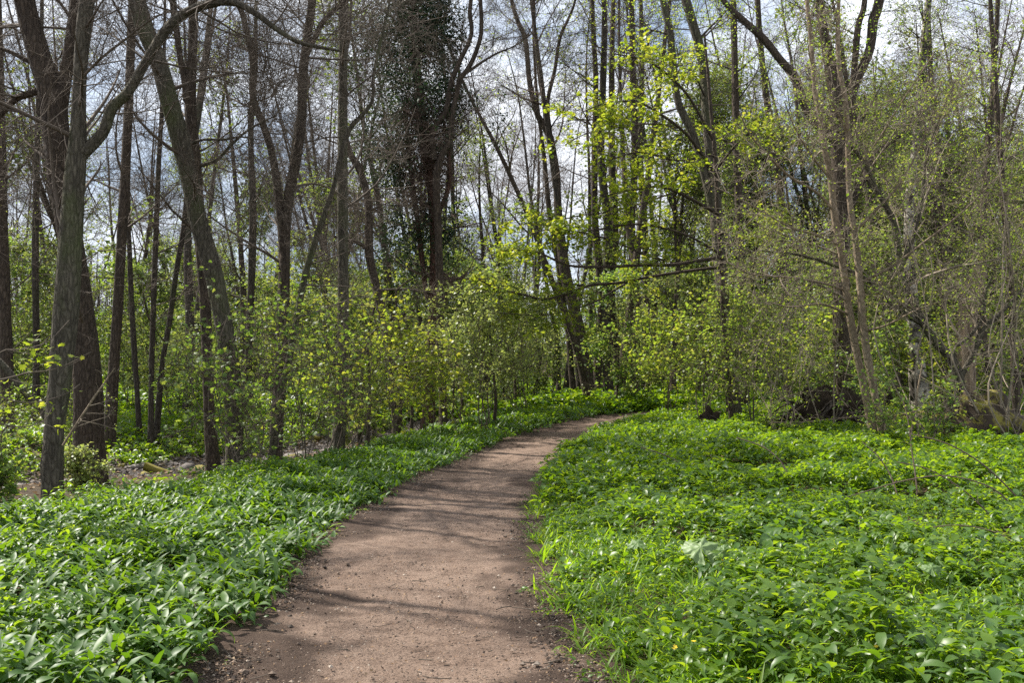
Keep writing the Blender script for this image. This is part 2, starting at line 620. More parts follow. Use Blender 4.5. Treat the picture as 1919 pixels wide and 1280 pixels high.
x, y = on_path(12000, 20, 1.6, .75)
x2, y2 = on_path(14000, 22, 1.6, 2)
x, y = np.r_[x, x2], np.r_[y, y2]
sz = np.clip(rng.lognormal(math.log(.0042), .5, len(x)), .002, .02)
mb = put(MB(), OCT, np.stack([x, y, pz(x, y)], 1), rng.normal(size=(len(x), 3)) * (1, 1, .1), np.array([0, 0, 1.]) + rng.normal(size=(len(x), 3)) * .2, sz)
x, y = on_path(9000, 24, 1.4, 2)
x = x + np.where(path_side(x, y) < 0, .04, -.02)
sz = np.clip(rng.lognormal(math.log(.008), .5, len(x)), .004, .026)
put(mb, OCT, np.stack([x, y, pz(x, y)], 1), rng.normal(size=(len(x), 3)) * (1, 1, .1), np.array([0, 0, 1.]) + rng.normal(size=(len(x), 3)) * .3, sz, 1)
kind(mb.build('path_grit', [GRIT, CRUMB], smooth=False), 'stuff')
x, y = on_path(2600, 22, 1.5, .8)
x2, y2 = on_path(4200, 24, 1.5, 2)
x, y = np.r_[x, x2], np.r_[y, y2]
mb = put(MB(), RH_W, np.stack([x, y, pz(x, y) + .006], 1), rng.normal(size=(len(x), 3)) * (1, 1, .1), np.array([0, 0, 1.]) + rng.normal(size=(len(x), 3)) * .35, rng.uniform(.006, .024, len(x)), width=rng.uniform(.3, 1, len(x)))
x, y = on_path(170, 18, 1.3, .8)
x2, y2 = on_path(330, 22, 1.3, 2)
x, y = np.r_[x, x2], np.r_[y, y2]
a = rng.uniform(0, 6.28, len(x))
l_ = rng.uniform(.03, .16, len(x))
t_ = np.linspace(-.5, .5, 4)
cv = rng.normal(0, .15, len(x))
tx = x[:, None] + (np.cos(a) * l_)[:, None] * t_ - (np.sin(a) * l_ * cv)[:, None] * t_ ** 2 * 4
ty = y[:, None] + (np.sin(a) * l_)[:, None] * t_ + (np.cos(a) * l_ * cv)[:, None] * t_ ** 2 * 4
tubes(mb, np.stack([tx, ty, np.repeat((pz(x, y) + .008)[:, None], 4, 1)], -1), np.repeat(rng.uniform(.0015, .004, len(x))[:, None], 4, 1), 4, 1)
kind(mb.build('leaf_litter', [DRY, TWIG]), 'stuff')

# ------------------------------------------------------------------ ground cover (nobody could count it)
def herb_field(mb, x, y, z, hmin, hmax, k, size, tpls, lift, spread, mi=0, wid=None):
    """Plants at x, y, z: k leaves each, spread round a short stem."""
    n = len(x)
    h = rng.uniform(hmin, hmax, n)
    idx = np.repeat(np.arange(n), k)
    N = len(idx)
    t = rng.uniform(.35, 1, N)
    az = rng.uniform(0, 6.283, N)
    lf = rng.normal(lift, .5, N)
    d = np.stack([np.cos(az), np.sin(az), lf], 1)
    p = np.stack([x[idx], y[idx], z[idx] + h[idx] * t], 1) + np.stack([np.cos(az), np.sin(az), 0 * az], 1) * (spread * rng.uniform(0, 1, N))[:, None]
    nr = np.stack([-np.cos(az) * lf, -np.sin(az) * lf, 1 + 0 * az], 1) + rng.normal(size=(N, 3)) * .4
    s = size * rng.uniform(.55, 1.3, N)
    w = rng.integers(0, len(tpls), N)
    for i, tp in enumerate(tpls):
        sel = w == i
        put(mb, tp, p[sel], d[sel], nr[sel], s[sel], mi)
    return mb


def garlic(mb, x, y, z, k, size, n_seg):
    """Wild garlic: leaves rise from the base on a stalk and arch over."""
    n = len(x)
    idx = np.repeat(np.arange(n), k)
    N = len(idx)
    az = rng.uniform(0, 6.283, N)
    p = np.stack([x[idx], y[idx], z[idx]], 1) + rng.normal(size=(N, 3)) * (.05, .05, 0)
    p[:, 2] += rng.uniform(.0, .14, N) + .09 * vnoise(x, y, .6, 71)[idx] + .06 * vnoise(x, y, .25, 72)[idx]
    lift = rng.normal(1.0, .5, N)
    d = np.stack([np.cos(az), np.sin(az), lift], 1)
    nr = np.stack([-np.cos(az) * lift, -np.sin(az) * lift, 1 + 0 * az], 1) + rng.normal(size=(N, 3)) * .3
    s = size * rng.uniform(.6, 1.25, N)
    tp = [blade(n_seg, w, a, .3, .9, wv) for w, a, wv in ((.105, .4, .15), (.125, .8, .25), (.135, 1.3, .2), (.115, 1.9, .3), (.125, 2.5, .2))]
    w = rng.integers(0, 5, N)
    for i in range(5):
        sel = w == i
        put(mb, tp[i], p[sel], d[sel], nr[sel], s[sel])
    return mb


def left_spots(n, y0, y1, margin=.02):
    x, y = scatter(n, y0, y1, -18, 14, 1, .62)
    d = path_side(x, y)
    k = (d < -HW - margin + .05 - .14 * vnoise(x, y, .45, 9)) & (x > bank_x(y) - 1.7 + .5 * vnoise(x, y, .5, 12))
    return x[k], y[k]


def thin(x, y, s, seed, lim):
    k = vnoise(x, y, s, seed) > lim
    return x[k], y[k]


mb = MB()
x, y = left_spots(56000, 3.0, 13)
garlic(mb, x, y, ground(x, y), 6, .148, 6)
x, y = left_spots(42000, 13, 24)
garlic(mb, x, y, ground(x, y), 5, .15, 4)
x, y = left_spots(26000, 24, 58)
garlic(mb, x, y, ground(x, y), 5, .23, 3)
x, y = left_spots(14000, 3.2, 16)
d_ = path_side(x, y)
k = (vnoise(x, y, .55, 75) > .0 + .9 * smooth((d_ + 2.6) / 1.2)) & (rng.uniform(0, 1, len(x)) < .8)
x, y = x[k], y[k]
herb_field(mb, x, y, ground(x, y) + .16, .04, .2, 9, .085, [blade(4, .17, .9, .3, 1.), blade(4, .14, 1.2, .35, .9)], .5, .03, 1)
kind(mb.build('wild_garlic', [GARLIC, HERB]), 'stuff')


BB = ((1313, 1103, 7.1, .125, .55, .3, 'largest round pale butterbur leaf tilted toward the camera'), (1356, 1125, 7.0, .05, .9, -.6, 'small crumpled pale leaf right below the largest butterbur leaf'),
      (1625, 1158, 6.6, .07, .45, .8, 'broad pale leaf low among the right herbs, left of a pair'), (1678, 1158, 6.6, .06, .35, -.5, 'broad pale leaf right beside its twin low in the herbs'),
      (1746, 1176, 6.4, .06, .45, .2, 'crinkled pale leaf lowest on the right side'), (1500, 1232, 5.75, .055, .6, 1.2, 'lone pale leaf near the bottom edge of the photo'),
      (1702, 1103, 7.2, .05, .7, .5, 'pale round leaf standing up behind the leaf pair'), (1195, 1094, 7.4, .07, .3, 2.0, 'dull green broad leaf nearest the path'))


def clear_of_leaves(x, y):
    """Leaves out herbs on the camera side that would hide the broad leaves."""
    k = np.ones(len(x), bool)
    for px, py, Y, s_, *_ in BB:
        bx_ = (px - CX) / F * Y
        k &= ~((np.abs(x - bx_ * y / Y) < s_ * 1.2) & (y < Y + .05) & (y > Y - 5 * s_))
    return k


def right_spots(n, y0, y1, lo=.05, hi=99):
    x, y = scatter(n, y0, y1, -1, 24, 1, .62)
    d = path_side(x, y)
    e = d - HW - .16 * vnoise(x, y, .5, 11)
    k = (e > lo) & (e < hi)
    return x[k], y[k]


LEAF_A = blade(4, .20, .9, .3, 1.0)
LEAF_B = blade(4, .15, 1.2, .35, .9)
LEAF_C = blade(3, .27, .6, .2, 1.1)
LOW = rhomb(.3, .15, .2)
mb = MB()
x, y = right_spots(30000, 3.0, 11)
k = clear_of_leaves(x, y)
x, y = x[k], y[k]
lowz = smooth((path_side(x, y) - HW) / 1.3)
k = rng.uniform(0, 1, len(x)) < .55 + .45 * lowz
x, y, lowz = x[k], y[k], lowz[k]
tall = np.clip(vnoise(x, y, .6, 21) * .75 + .5, 0, 1)
k = vnoise(x, y, .28, 25) > -.8
x, y, lowz, tall = x[k], y[k], lowz[k], tall[k]
h = lowz * (.0 + .42 * tall + .14 * vnoise(x, y, .22, 23))
sel = tall > .45
for s_, sz in ((sel, .085), (~sel, .06)):
    xx, yy = x[s_], y[s_]
    herb_field(mb, xx, yy, ground(xx, yy) + (h[s_] * .5), .03, .18, 11, sz, [LEAF_A, LEAF_B, LEAF_B, LEAF_C], .5, .04)
x, y = right_spots(36000, 11, 22)
tall = np.clip(vnoise(x, y, .8, 22) * .75 + .5, 0, 1)
herb_field(mb, x, y, ground(x, y) + tall * .3 + .08 * vnoise(x, y, .3, 26), .05, .22, 8, .10, [LEAF_B, LEAF_A, LOW], .5, .06)
x, y = right_spots(5200, 3.2, 12, .5)
k = clear_of_leaves(x, y) & (vnoise(x, y, .7, 27) > .1)
x, y = x[k], y[k]
herb_field(mb, x, y, ground(x, y) + .12, .02, .2, 7, .13, [blade(5, .19, 1.1, .3, 1.), blade(5, .15, 1.5, .3, .9)], .7, .03, 1)
x, y = right_spots(16000, 22, 42)
herb_field(mb, x, y, ground(x, y) + .05 + .12 * np.abs(vnoise(x, y, .9, 24)), .05, .28, 7, .13, [LOW, LEAF_B], .5, .08)
kind(mb.build('herb_layer', [HERB, GARLIC]), 'stuff')

# low creeping leaves and grass along the path's right edge, and grass tufts through the herbs
mb = MB()
x, y = right_spots(30000, 3.2, 24, -.1, .9)
blade_t = [blade(4, .026, a, .3, .7) for a in (.5, 1.1, 1.7)]


def grass(mb, x, y, k, size):
    idx = np.repeat(np.arange(len(x)), k)
    N = len(idx)
    az = rng.uniform(0, 6.283, N)
    p = np.stack([x[idx], y[idx], ground(x, y)[idx] - .005], 1) + rng.normal(size=(N, 3)) * (.03, .03, 0)
    d = np.stack([np.cos(az), np.sin(az), rng.uniform(.9, 3, N)], 1)
    nr = np.stack([-np.cos(az), -np.sin(az), .4 + 0 * az], 1)
    s = size * rng.uniform(.5, 1.4, N)
    w = rng.integers(0, 3, N)
    for i in range(3):
        put(mb, blade_t[i], p[w == i], d[w == i], nr[w == i], s[w == i])
    return mb


xf, yf = right_spots(14000, 5, 26, -.06, .38)
grass(mb, xf, yf, 7, .2)
k = vnoise(x, y, .6, 31) > -.4
grass(mb, x[k], y[k], 7, .17)
x, y = right_spots(16000, 3.2, 9, .1, 3.5)
x, y = thin(x, y, .5, 33, -.1)
grass(mb, x, y, 6, .2)
x, y = right_spots(9000, 3.2, 5.8, .0, 3.5)
grass(mb, x, y, 6, .14)
x, y = left_spots(5000, 3.5, 16, -.1)
k = path_side(x, y) > -HW - .35
grass(mb, x[k], y[k], 3, .09)
kind(mb.build('grass', GRASS), 'stuff')

# low weeds at both path edges
mb = MB()
x, y = right_spots(15000, 3.2, 16, -.22, .55)
x, y = thin(x, y, .35, 41, -.1)
herb_field(mb, x, y, ground(x, y), .0, .06, 6, .035, [LEAF_C, LOW], .1, .04)
x, y = scatter(7000, 3.2, 20, -4, 1, 1)
d = path_side(x, y)
k = (d < -HW + .12) & (d > -HW - .3)
x, y = thin(x[k], y[k], .3, 43, .15)
herb_field(mb, x, y, ground(x, y), .0, .05, 6, .035, [LEAF_C, LOW], .1, .04)
kind(mb.build('path_edge_weeds', HERB), 'stuff')

# beyond the stream and under the trees: loose low green
mb = MB()
x, y = scatter(190000, 12, 75, -45, 48, 1.25, .62)
d = path_side(x, y)
k = (np.abs(d) > HW + .3) & ((x < stream_x(y) - .9 + .5 * vnoise(x, y, 1., 52)) | (y > 40) | ((x > 0) & (y > 24))) & (vnoise(x, y, 2.2, 51) > -.6)
x, y = x[k], y[k]
n1 = y < 34
herb_field(mb, x[n1], y[n1], ground(x[n1], y[n1]), .04, .3, 7, .14, [LOW, LEAF_B], .3, .12)
herb_field(mb, x[~n1], y[~n1], ground(x[~n1], y[~n1]), .05, .4, 6, .26, [LOW], .3, .2)
kind(mb.build('woodland_floor_plants', HERB), 'stuff')

# dry leaves over the woodland floor and stream banks
mb = MB()
x, y = scatter(30000, 10, 40, -24, 24, 1, .62)
d = path_side(x, y)
k = (np.abs(d) > HW + .4)
x, y = x[k], y[k]
put(mb, RH_W, np.stack([x, y, ground(x, y) + .02], 1), rng.normal(size=(len(x), 3)) * (1, 1, .15), np.array([0, 0, 1.]) + rng.normal(size=(len(x), 3)) * .4, rng.uniform(.05, .11, len(x)))
kind(mb.build('fallen_leaves', DRY), 'stuff')

# ------------------------------------------------------------------ trees
def world_trace(tr, Y, n, base=True, dY=0., flare=0.):
    tr = np.array(tr, float)
    t = np.linspace(0, 1, len(tr))
    yy = Y + dY * t
    P = np.stack([at(a, b, y_) for (a, b, _), y_ in zip(tr, yy)])
    R = tr[:, 2] * .5 * yy / F
    if base:
        P[0, 2] = G(P[0, 0], P[0, 1]) - .12
        if P[1, 2] < P[0, 2] + .2:
            P[1, 2] = P[0, 2] + .4
    o = resample(np.column_stack([P, R]), n)
    P, R = o[:, :3], np.maximum(o[:, 3], .004)
    if flare:
        h = P[:, 2] - P[0, 2]
        R = R * (1 + flare * np.exp(-h / .22))
    return P, R


def trunk_mesh(mb, P, R, S=14, rough=.05, mi=0, cap=False, seed=0, knots=0):
    """A stem with uneven girth, bark ridges and knots."""
    n = len(P)
    r = np.random.default_rng(abs(seed))
    T = norm(np.gradient(P, axis=0))
    U = norm(np.cross(T, [1., .2, 0]))
    V = np.cross(T, U)
    a = np.arange(S) / S * 2 * math.pi
    h = np.concatenate([[0], np.cumsum(np.linalg.norm(np.diff(P, axis=0), axis=1))])
    g = 1 + rough * (np.sin(a[None] * 3 + r.uniform(0, 6) + h[:, None] * .8) * .7 + np.sin(a[None] * 5 + r.uniform(0, 6) - h[:, None] * .5) * .5) + r.normal(0, rough * .35, (n, S))
    g = g * (1 + rough * 1.2 * np.sin(h * 2.1 + r.uniform(0, 6)) * np.sin(h * .9))[:, None]
    low = np.exp(-h / .3)[:, None]
    g = g + low * .28 * np.cos(a[None] * 4 + r.uniform(0, 6))
    for _ in range(knots):
        hk, ak = r.uniform(.3, h[-1] * .6), r.uniform(0, 6.28)
        g = g + .3 * np.exp(-((h[:, None] - hk) / .09) ** 2) * np.exp(-((np.angle(np.exp(1j * (a[None] - ak)))) / .5) ** 2)
    X = P[:, None] + R[:, None, None] * g[..., None] * (U[:, None] * np.cos(a)[:, None] + V[:, None] * np.sin(a)[:, None])
    i, k = np.meshgrid(np.arange(n - 1), np.arange(S), indexing='ij')
    k2 = (k + 1) % S
    q = np.stack([i * S + k, i * S + k2, (i + 1) * S + k2, (i + 1) * S + k], -1).reshape(-1, 4)
    mb.add(X.reshape(-1, 3), q, mi)
    return mb


def branches(P, R, n=(18, 9, 8, 4), L=(3.2, 1.5, .75, .35), t0=.3, ang=1.15, up=.02, wig=.07, rmin=.003, rr=.3):
    """Four orders of branching from the stems P; returns each order."""
    l1 = grow(P, R, n[0], t0, .98, L[0], ang, up, wig, 10, rr, rmin * 2.2, .3, .45)
    l2 = grow(*l1, n[1], .12, 1, L[1], .85, up * .6, wig * 1.5, 6, .55, rmin * 1.5, .4, .5)
    l3 = grow(*l2, n[2], .1, 1, L[2], .8, 0, wig * 1.8, 4, .6, rmin, .6, .4)
    out = [l1, l2, l3]
    if n[3]:
        out.append(grow(*l3, n[3], .1, 1, L[3], .75, 0, wig * 2, 3, .7, rmin * .8, .7, .3))
    return out


def branch_mesh(mb, orders):
    for (p, r), S in zip(orders, (5, 4, 3, 3)):
        tubes(mb, p, r, S)
    return mb


LAND = []                                                           # (photo x, phrase) of the stems one can point to


def hero(name, label, cat, Y, traces, bark_m, twig_m, br=None, leaf=None, dY=0., flare=.5, part='trunk', seed=0, lim='limb', knots=3, S=14, limbdY=0.):
    """A tree traced from the photograph, at its own distance: trunk, forks, crown and leaves."""
    main = world_trace(traces[0], Y, 60, True, dY, flare)
    base = main[0][0].copy()
    base[2] += .12
    root = thing(name, base, label, cat)
    trunk_mesh(MB(), main[0] - base, main[1], S, seed=seed, knots=knots).build(part, bark_m, root)
    Ps, Rs = [main[0]], [main[1]]
    for k, tr in enumerate(traces[1:]):
        p, r = world_trace(tr, Y, 40, False, limbdY)
        trunk_mesh(MB(), p - base, r, 9, seed=seed + k + 1).build(lim, bark_m, root)
        o = resample(np.column_stack([p, r]), 60)
        Ps.append(o[:, :3])
        Rs.append(o[:, 3])
    P, R = np.stack(Ps), np.stack(Rs)
    br = br or {}
    od = branches(P, R, **br)
    od = [(p - base, r) for p, r in od]
    branch_mesh(MB(), od).build('crown', twig_m, root)
    if leaf:
        mb = MB()
        for lv_, per, size, tpl in leaf['on']:
            twig_leaves(mb, *od[lv_], per, size, tpl, leaf.get('tilt', .5), leaf.get('spread', .03))
        mb.build('foliage', leaf['mat'], root)
    return root, od, base


def leafspec(m, *on, **k):
    return dict(mat=m, on=on, **k)


B_BARE = dict(n=(17, 7, 6, 3), L=(3.2, 1.5, .8, .4), t0=.22)
B_MED = dict(n=(15, 7, 6, 3), L=(2.6, 1.3, .7, .35), t0=.25)
B_FEW = dict(n=(8, 5, 5, 2), L=(1.8, .9, .5, .25), t0=.25)

hero('bare_tree', 'grey green trunk nearest on the left, forking high into an arched mossy limb', 'tree', 14.3,
     [[(97, 918, 40), (100, 850, 36), (102, 800, 36), (112, 720, 42), (122, 600, 46), (130, 480, 44), (140, 330, 36), (146, 262, 30), (148, 180, 25), (152, 112, 25), (158, 37, 27), (165, -20, 27), (178, -250, 22), (190, -600, 15), (200, -1000, 6)],
      [(146, 300, 24), (158, 285, 23), (172, 272, 22), (195, 244, 21), (210, 202, 21), (240, 172, 20), (277, 109, 19), (311, 56, 19), (345, 26, 18), (394, 6, 16), (439, 4, 14), (480, 25, 12), (520, 55, 10), (565, 80, 8), (640, 95, 4)]],
     BARK_GREY, TWIG, dict(n=(15, 7, 6, 3), L=(2.6, 1.3, .7, .35), t0=.2), seed=1, flare=.35)
hero('bare_tree', 'thick dark brown trunk just behind the grey green one on the left, forking upward', 'tree', 17.0,
     [[(168, 890, 64), (165, 800, 54), (163, 700, 48), (155, 600, 46), (138, 480, 44), (114, 340, 46), (99, 195, 45), (70, 94, 40), (50, 19, 36), (35, -60, 38), (5, -300, 30), (-10, -700, 18), (-5, -1000, 6)],
      [(108, 215, 30), (121, 150, 25), (133, 70, 22), (142, 0, 21), (152, -150, 17), (160, -500, 7)],
      [(95, 160, 14), (65, 172, 13), (30, 185, 12), (0, 215, 11), (-40, 250, 8), (-90, 300, 4)],
      [(82, 130, 9), (50, 112, 8), (0, 90, 7), (-60, 85, 4)]],
     BARK_DARK, TWIG, dict(n=(11, 6, 5, 3), L=(3.0, 1.5, .8, .4), t0=.15), seed=4, flare=.25)
hero('leaning_tree', 'long bare trunk leaning left across the sky beside the bank edge, lit green grey', 'tree', 16.8,
     [[(440, 890, 38), (438, 800, 34), (432, 690, 32), (418, 600, 33), (400, 510, 34), (374, 420, 34), (357, 337, 36), (338, 262, 34), (317, 187, 34), (296, 112, 32), (272, 56, 31), (256, 0, 32), (238, -80, 29), (210, -300, 22), (190, -600, 14), (180, -900, 5)],
      [(358, 322, 8), (367, 316, 8), (379, 309, 8), (405, 300, 7), (424, 281, 6), (450, 255, 5), (480, 234, 4), (520, 215, 2)],
      [(352, 272, 6), (378, 262, 5), (420, 261, 5), (450, 256, 4), (490, 262, 2)]],
     BARK_GREY, TWIG, dict(n=(13, 7, 6, 3), L=(2.8, 1.4, .75, .38), t0=.3), seed=9, flare=.3)
hero('bare_tree', 'dark straight trunk directly behind the long leaning trunk', 'tree', 19.0,
     [[(402, 888, 26), (393, 800, 22), (389, 700, 21), (386, 600, 21), (380, 500, 21), (373, 400, 21), (366, 300, 22), (357, 200, 22), (360, 112, 18), (362, 37, 17), (360, -50, 16), (356, -350, 12), (352, -750, 5)],
      [(352, 190, 16), (346, 150, 14), (338, 110, 12), (330, 50, 12), (322, -20, 11), (310, -300, 6)]],
     BARK_DARK, TWIG, B_MED, seed=14)
hero('bare_tree', 'dark trunk that splits into two curved stems right of the leaning trunk', 'tree', 18.7,
     [[(515, 865, 26), (520, 780, 24), (527, 700, 23), (530, 600, 22), (533, 500, 21), (536, 430, 18), (542, 356, 18), (555, 300, 18), (565, 225, 18), (567, 150, 17), (575, 75, 16), (585, 0, 16), (592, -150, 13), (600, -500, 6)],
      [(532, 490, 16), (526, 412, 15), (518, 337, 15), (507, 277, 14), (490, 225, 14), (474, 185, 14), (474, 112, 13), (462, 56, 12), (454, 22, 11), (440, -20, 11), (420, -200, 7), (410, -420, 3)],
      [(570, 110, 12), (590, 70, 11), (607, 38, 10), (635, 12, 8), (670, -15, 6)]],
     BARK_DARK, TWIG, B_BARE, seed=20)
hero('leaning_tree', 'thin mossy stem leaning right between the split trunk and the straight grey trunk', 'tree', 18.2,
     [[(505, 866, 15), (520, 757, 13), (540, 682, 12), (555, 600, 12), (574, 506, 12), (600, 424, 11), (625, 350, 9), (640, 290, 9), (656, 240, 9), (682, 212, 8), (699, 185, 7), (700, 140, 6), (715, 70, 5), (740, -40, 3)]],
     BARK_GREY, TWIG, B_FEW, seed=26)
hero('bare_tree', 'straight grey trunk standing upright between the split trunk and the garlic bank', 'tree', 21.5,
     [[(632, 838, 28), (638, 760, 22), (641, 690, 21), (643, 600, 21), (643, 500, 20), (642, 400, 20), (642, 200, 18), (643, 0, 17), (644, -150, 15), (646, -400, 10), (650, -650, 4)]],
     BARK_GREY, TWIG, B_BARE, seed=31)
hero('bare_tree', 'dark S curved stem right of the straight grey trunk', 'tree', 25,
     [[(745, 815, 19), (740, 720, 17), (728, 640, 17), (715, 581, 16), (704, 532, 16), (692, 476, 16), (691, 412, 15), (688, 367, 14), (674, 319, 13), (655, 285, 12), (646, 240, 9), (640, 150, 8), (655, 60, 6), (660, -50, 3)],
      [(692, 470, 8), (672, 455, 8), (650, 450, 6), (625, 442, 4)]],
     BARK_DARK, TWIG, dict(n=(13, 8, 7, 3), L=(1.9, 1.0, .55, .3), t0=.3), seed=36)

# the evergreen with its ivy
root, od, base = hero('ivy_clad_tree', 'reddish trunk under a dark ivy covered crown, the only dark evergreen mass', 'tree', 28,
     [[(800, 800, 28), (806, 700, 24), (815, 600, 25), (818, 500, 25), (816, 400, 24), (808, 330, 23), (795, 260, 20), (785, 180, 18), (778, 80, 14), (775, 0, 12), (775, -100, 8)],
      [(800, 560, 9), (790, 480, 10), (778, 380, 10), (768, 300, 9), (758, 200, 7)],
      [(812, 420, 8), (838, 360, 9), (842, 320, 8), (838, 260, 7), (825, 200, 4)]],
     BARK_RED, TWIG_RED, dict(n=(30, 8, 6, 3), L=(1.7, .8, .45, .25), t0=.28, ang=1.35), seed=41)
mb = MB()
cs = []
for (px, py, rx, ry, k) in ((778, 90, 60, 75, 300), (715, 70, 42, 60, 130), (820, 60, 42, 60, 150), (770, 210, 95, 90, 330), (845, 190, 35, 60, 60), (720, 300, 55, 60, 90), (760, 340, 40, 80, 80), (740, 460, 45, 70, 60), (842, 440, 30, 70, 45), (790, 430, 30, 90, 60), (775, 0, 60, 40, 160), (770, -70, 40, 40, 90)):
    c = at(px, py, 28)
    g = rng.normal(size=(k, 3)) * .55
    cs.append(c + g * np.array([rx, rx, ry]) * 28 / F)
cs = np.vstack(cs) - base
idx = np.repeat(np.arange(len(cs)), 26)
p = cs[idx] + rng.normal(size=(len(idx), 3)) * .13
put(mb, rhomb(.5, .1, .15), p, rng.normal(size=(len(idx), 3)) + (0, 0, -.5), np.array([0, -.3, .6]) + rng.normal(size=(len(idx), 3)) * .6, rng.uniform(.04, .08, len(idx)))
mb.build('ivy', IVY, root)

hero('bare_tree', 'sinuous tall stem weaving up the right side of the dark ivy crown', 'tree', 27,
     [[(832, 800, 16), (828, 700, 14), (825, 600, 14), (822, 450, 14), (818, 340, 14), (824, 300, 13), (842, 262, 12), (850, 202, 10), (865, 142, 10), (880, 124, 9), (899, 75, 8), (902, 37, 8), (899, -50, 7), (905, -250, 3)],
      [(815, 300, 11), (811, 245, 11), (835, 210, 10), (844, 161, 10), (857, 124, 9), (880, 75, 8), (884, 49, 8), (880, 22, 8), (883, -20, 7), (878, -180, 3)],
      [(866, 142, 6), (900, 118, 5), (930, 100, 4), (965, 85, 3), (1000, 60, 2)]],
     BARK_DARK, TWIG, dict(n=(10, 7, 7, 3), L=(1.5, .8, .5, .25), t0=.4), seed=47)
hero('bare_tree', 'dark leaning trunk at the end of the garlic bank where the path turns', 'tree', 42,
     [[(1109, 757, 29), (1101, 720, 25), (1090, 652, 24), (1082, 607, 23), (1071, 559, 22), (1060, 514, 20), (1052, 457, 18), (1047, 412, 16), (1043, 337, 15), (1037, 292, 14), (1030, 255, 13), (1015, 229, 12), (1004, 206, 11), (992, 150, 10), (985, 75, 9), (970, 37, 8), (955, -20, 7), (930, -180, 3)],
      [(1024, 245, 9), (1019, 187, 9), (1011, 142, 8), (1004, 75, 8), (1000, 0, 7), (1005, -150, 3)],
      [(1032, 262, 8), (1027, 190, 7), (1040, 130, 7), (1050, 70, 6), (1075, 10, 5), (1090, -60, 3)]],
     BARK_DARK, TWIG_DARK, dict(n=(10, 6, 5, 3), L=(3.2, 1.6, .8, .45), t0=.45, rmin=.006), leafspec(SYC_MID, (3, 1, .08, RH_W)), seed=52)
hero('slender_tree', 'thinner stem standing close on the left of the dark trunk at the path bend', 'tree', 43,
     [[(1079, 757, 15), (1071, 700, 12), (1067, 645, 11), (1060, 590, 11), (1053, 551, 11), (1044, 480, 10), (1030, 400, 9), (1020, 300, 8), (1008, 200, 6), (1000, 80, 4), (995, -60, 2)]],
     BARK_DARK, TWIG_DARK, dict(n=(9, 7, 6, 3), L=(2.4, 1.2, .7, .4), t0=.4, rmin=.006), seed=57)
STEMS = [(1118, 14, 44, 'leftmost of the straight stems standing right of the path bend'), (1136, 17, 42, 'thickest grey straight stem just right of the path bend'),
         (1157, 15, 45, 'straight dark stem in the middle of the row right of the path bend'), (1187, 16, 41, 'dark brown straight stem among the bright leaves right of the path bend'), (1206, 13, 46, 'rightmost of the straight stems right of the path bend')]
for i, (px, w, Y, lab) in enumerate(STEMS):
    r_ = np.random.default_rng(90 + i)
    j = r_.normal(0, 5, 8)
    tr = [(px + 6, 757, w * 1.35), (px + 2, 690, w * 1.05), (px + j[0], 560, w), (px + j[1], 430, w * .95), (px - 3 + j[2], 300, w * .85), (px - 4 + j[3], 160, w * .75), (px - 6 + j[4], 20, w * .6), (px - 8 + j[5], -150, w * .4), (px - 8, -330, w * .15)]
    hero('slender_tree', lab, 'tree', Y, [tr], BARK_FAR if i == 1 else BARK_DARK, TWIG_DARK, dict(n=(11, 6, 5, 3), L=(2.8, 1.4, .75, .4), t0=.4, rmin=.006), leafspec(SYC, (3, 1, .085, RH_W)), seed=60 + i)
hero('bare_tree', 'tall tree with two curved stems behind the bright sycamore leaves on the right', 'tree', 30,
     [[(1378, 790, 28), (1368, 700, 24), (1358, 600, 24), (1350, 500, 23), (1342, 420, 23), (1339, 337, 22), (1332, 281, 21), (1325, 206, 20), (1320, 131, 19), (1308, 75, 18), (1291, 19, 17), (1275, -50, 15), (1245, -250, 10), (1240, -420, 4)],
      [(1345, 440, 16), (1331, 370, 16), (1318, 318, 16), (1303, 265, 15), (1290, 232, 15), (1272, 195, 14), (1262, 131, 14), (1255, 56, 13), (1242, 0, 12), (1225, -120, 9), (1210, -300, 4)]],
     BARK_GREY, TWIG_DARK, dict(n=(11, 6, 5, 3), L=(2.6, 1.3, .7, .35), t0=.35, rmin=.0045), leafspec(SYC_MID, (3, 2, .07, RH), (2, 2, .07, RH)), seed=70)
hero('bare_tree', 'dark many limbed tree behind the twin pale stems, over a hollow root', 'tree', 26.5,
     [[(1592, 806, 46), (1588, 776, 36), (1582, 690, 33), (1578, 600, 32), (1577, 480, 30), (1576, 375, 28), (1569, 262, 26), (1565, 169, 22), (1552, 94, 18), (1540, 37, 17), (1533, -20, 16), (1525, -250, 10), (1520, -480, 4)],
      [(1574, 300, 20), (1557, 255, 18), (1524, 225, 17), (1505, 190, 16), (1490, 146, 16), (1460, 109, 14), (1430, 71, 14), (1389, 34, 12), (1355, 0, 11), (1310, -60, 8), (1260, -120, 4)],
      [(1577, 330, 18), (1590, 230, 17), (1600, 165, 17), (1629, 94, 17), (1636, 37, 18), (1647, 0, 17), (1660, -150, 11), (1670, -350, 4)],
      [(1588, 240, 14), (1600, 140, 13), (1608, 49, 12), (1621, -5, 10), (1630, -200, 4)],
      [(1580, 420, 14), (1620, 330, 12), (1650, 280, 11), (1690, 250, 9), (1720, 215, 6), (1760, 190, 3)]],
     BARK_DARK, TWIG_DARK, dict(n=(9, 6, 5, 2), L=(2.4, 1.2, .65, .35), t0=.25, rmin=.004), leafspec(SYC_DEEP, (3, 2, .065, RH), (2, 2, .065, RH)), seed=75, flare=.4)
TWIN = dict(n=(9, 6, 4, 1), L=(1.4, .7, .4, .25), t0=.28, ang=1.2, up=.0, wig=.06, rmin=.0035, rr=.45)
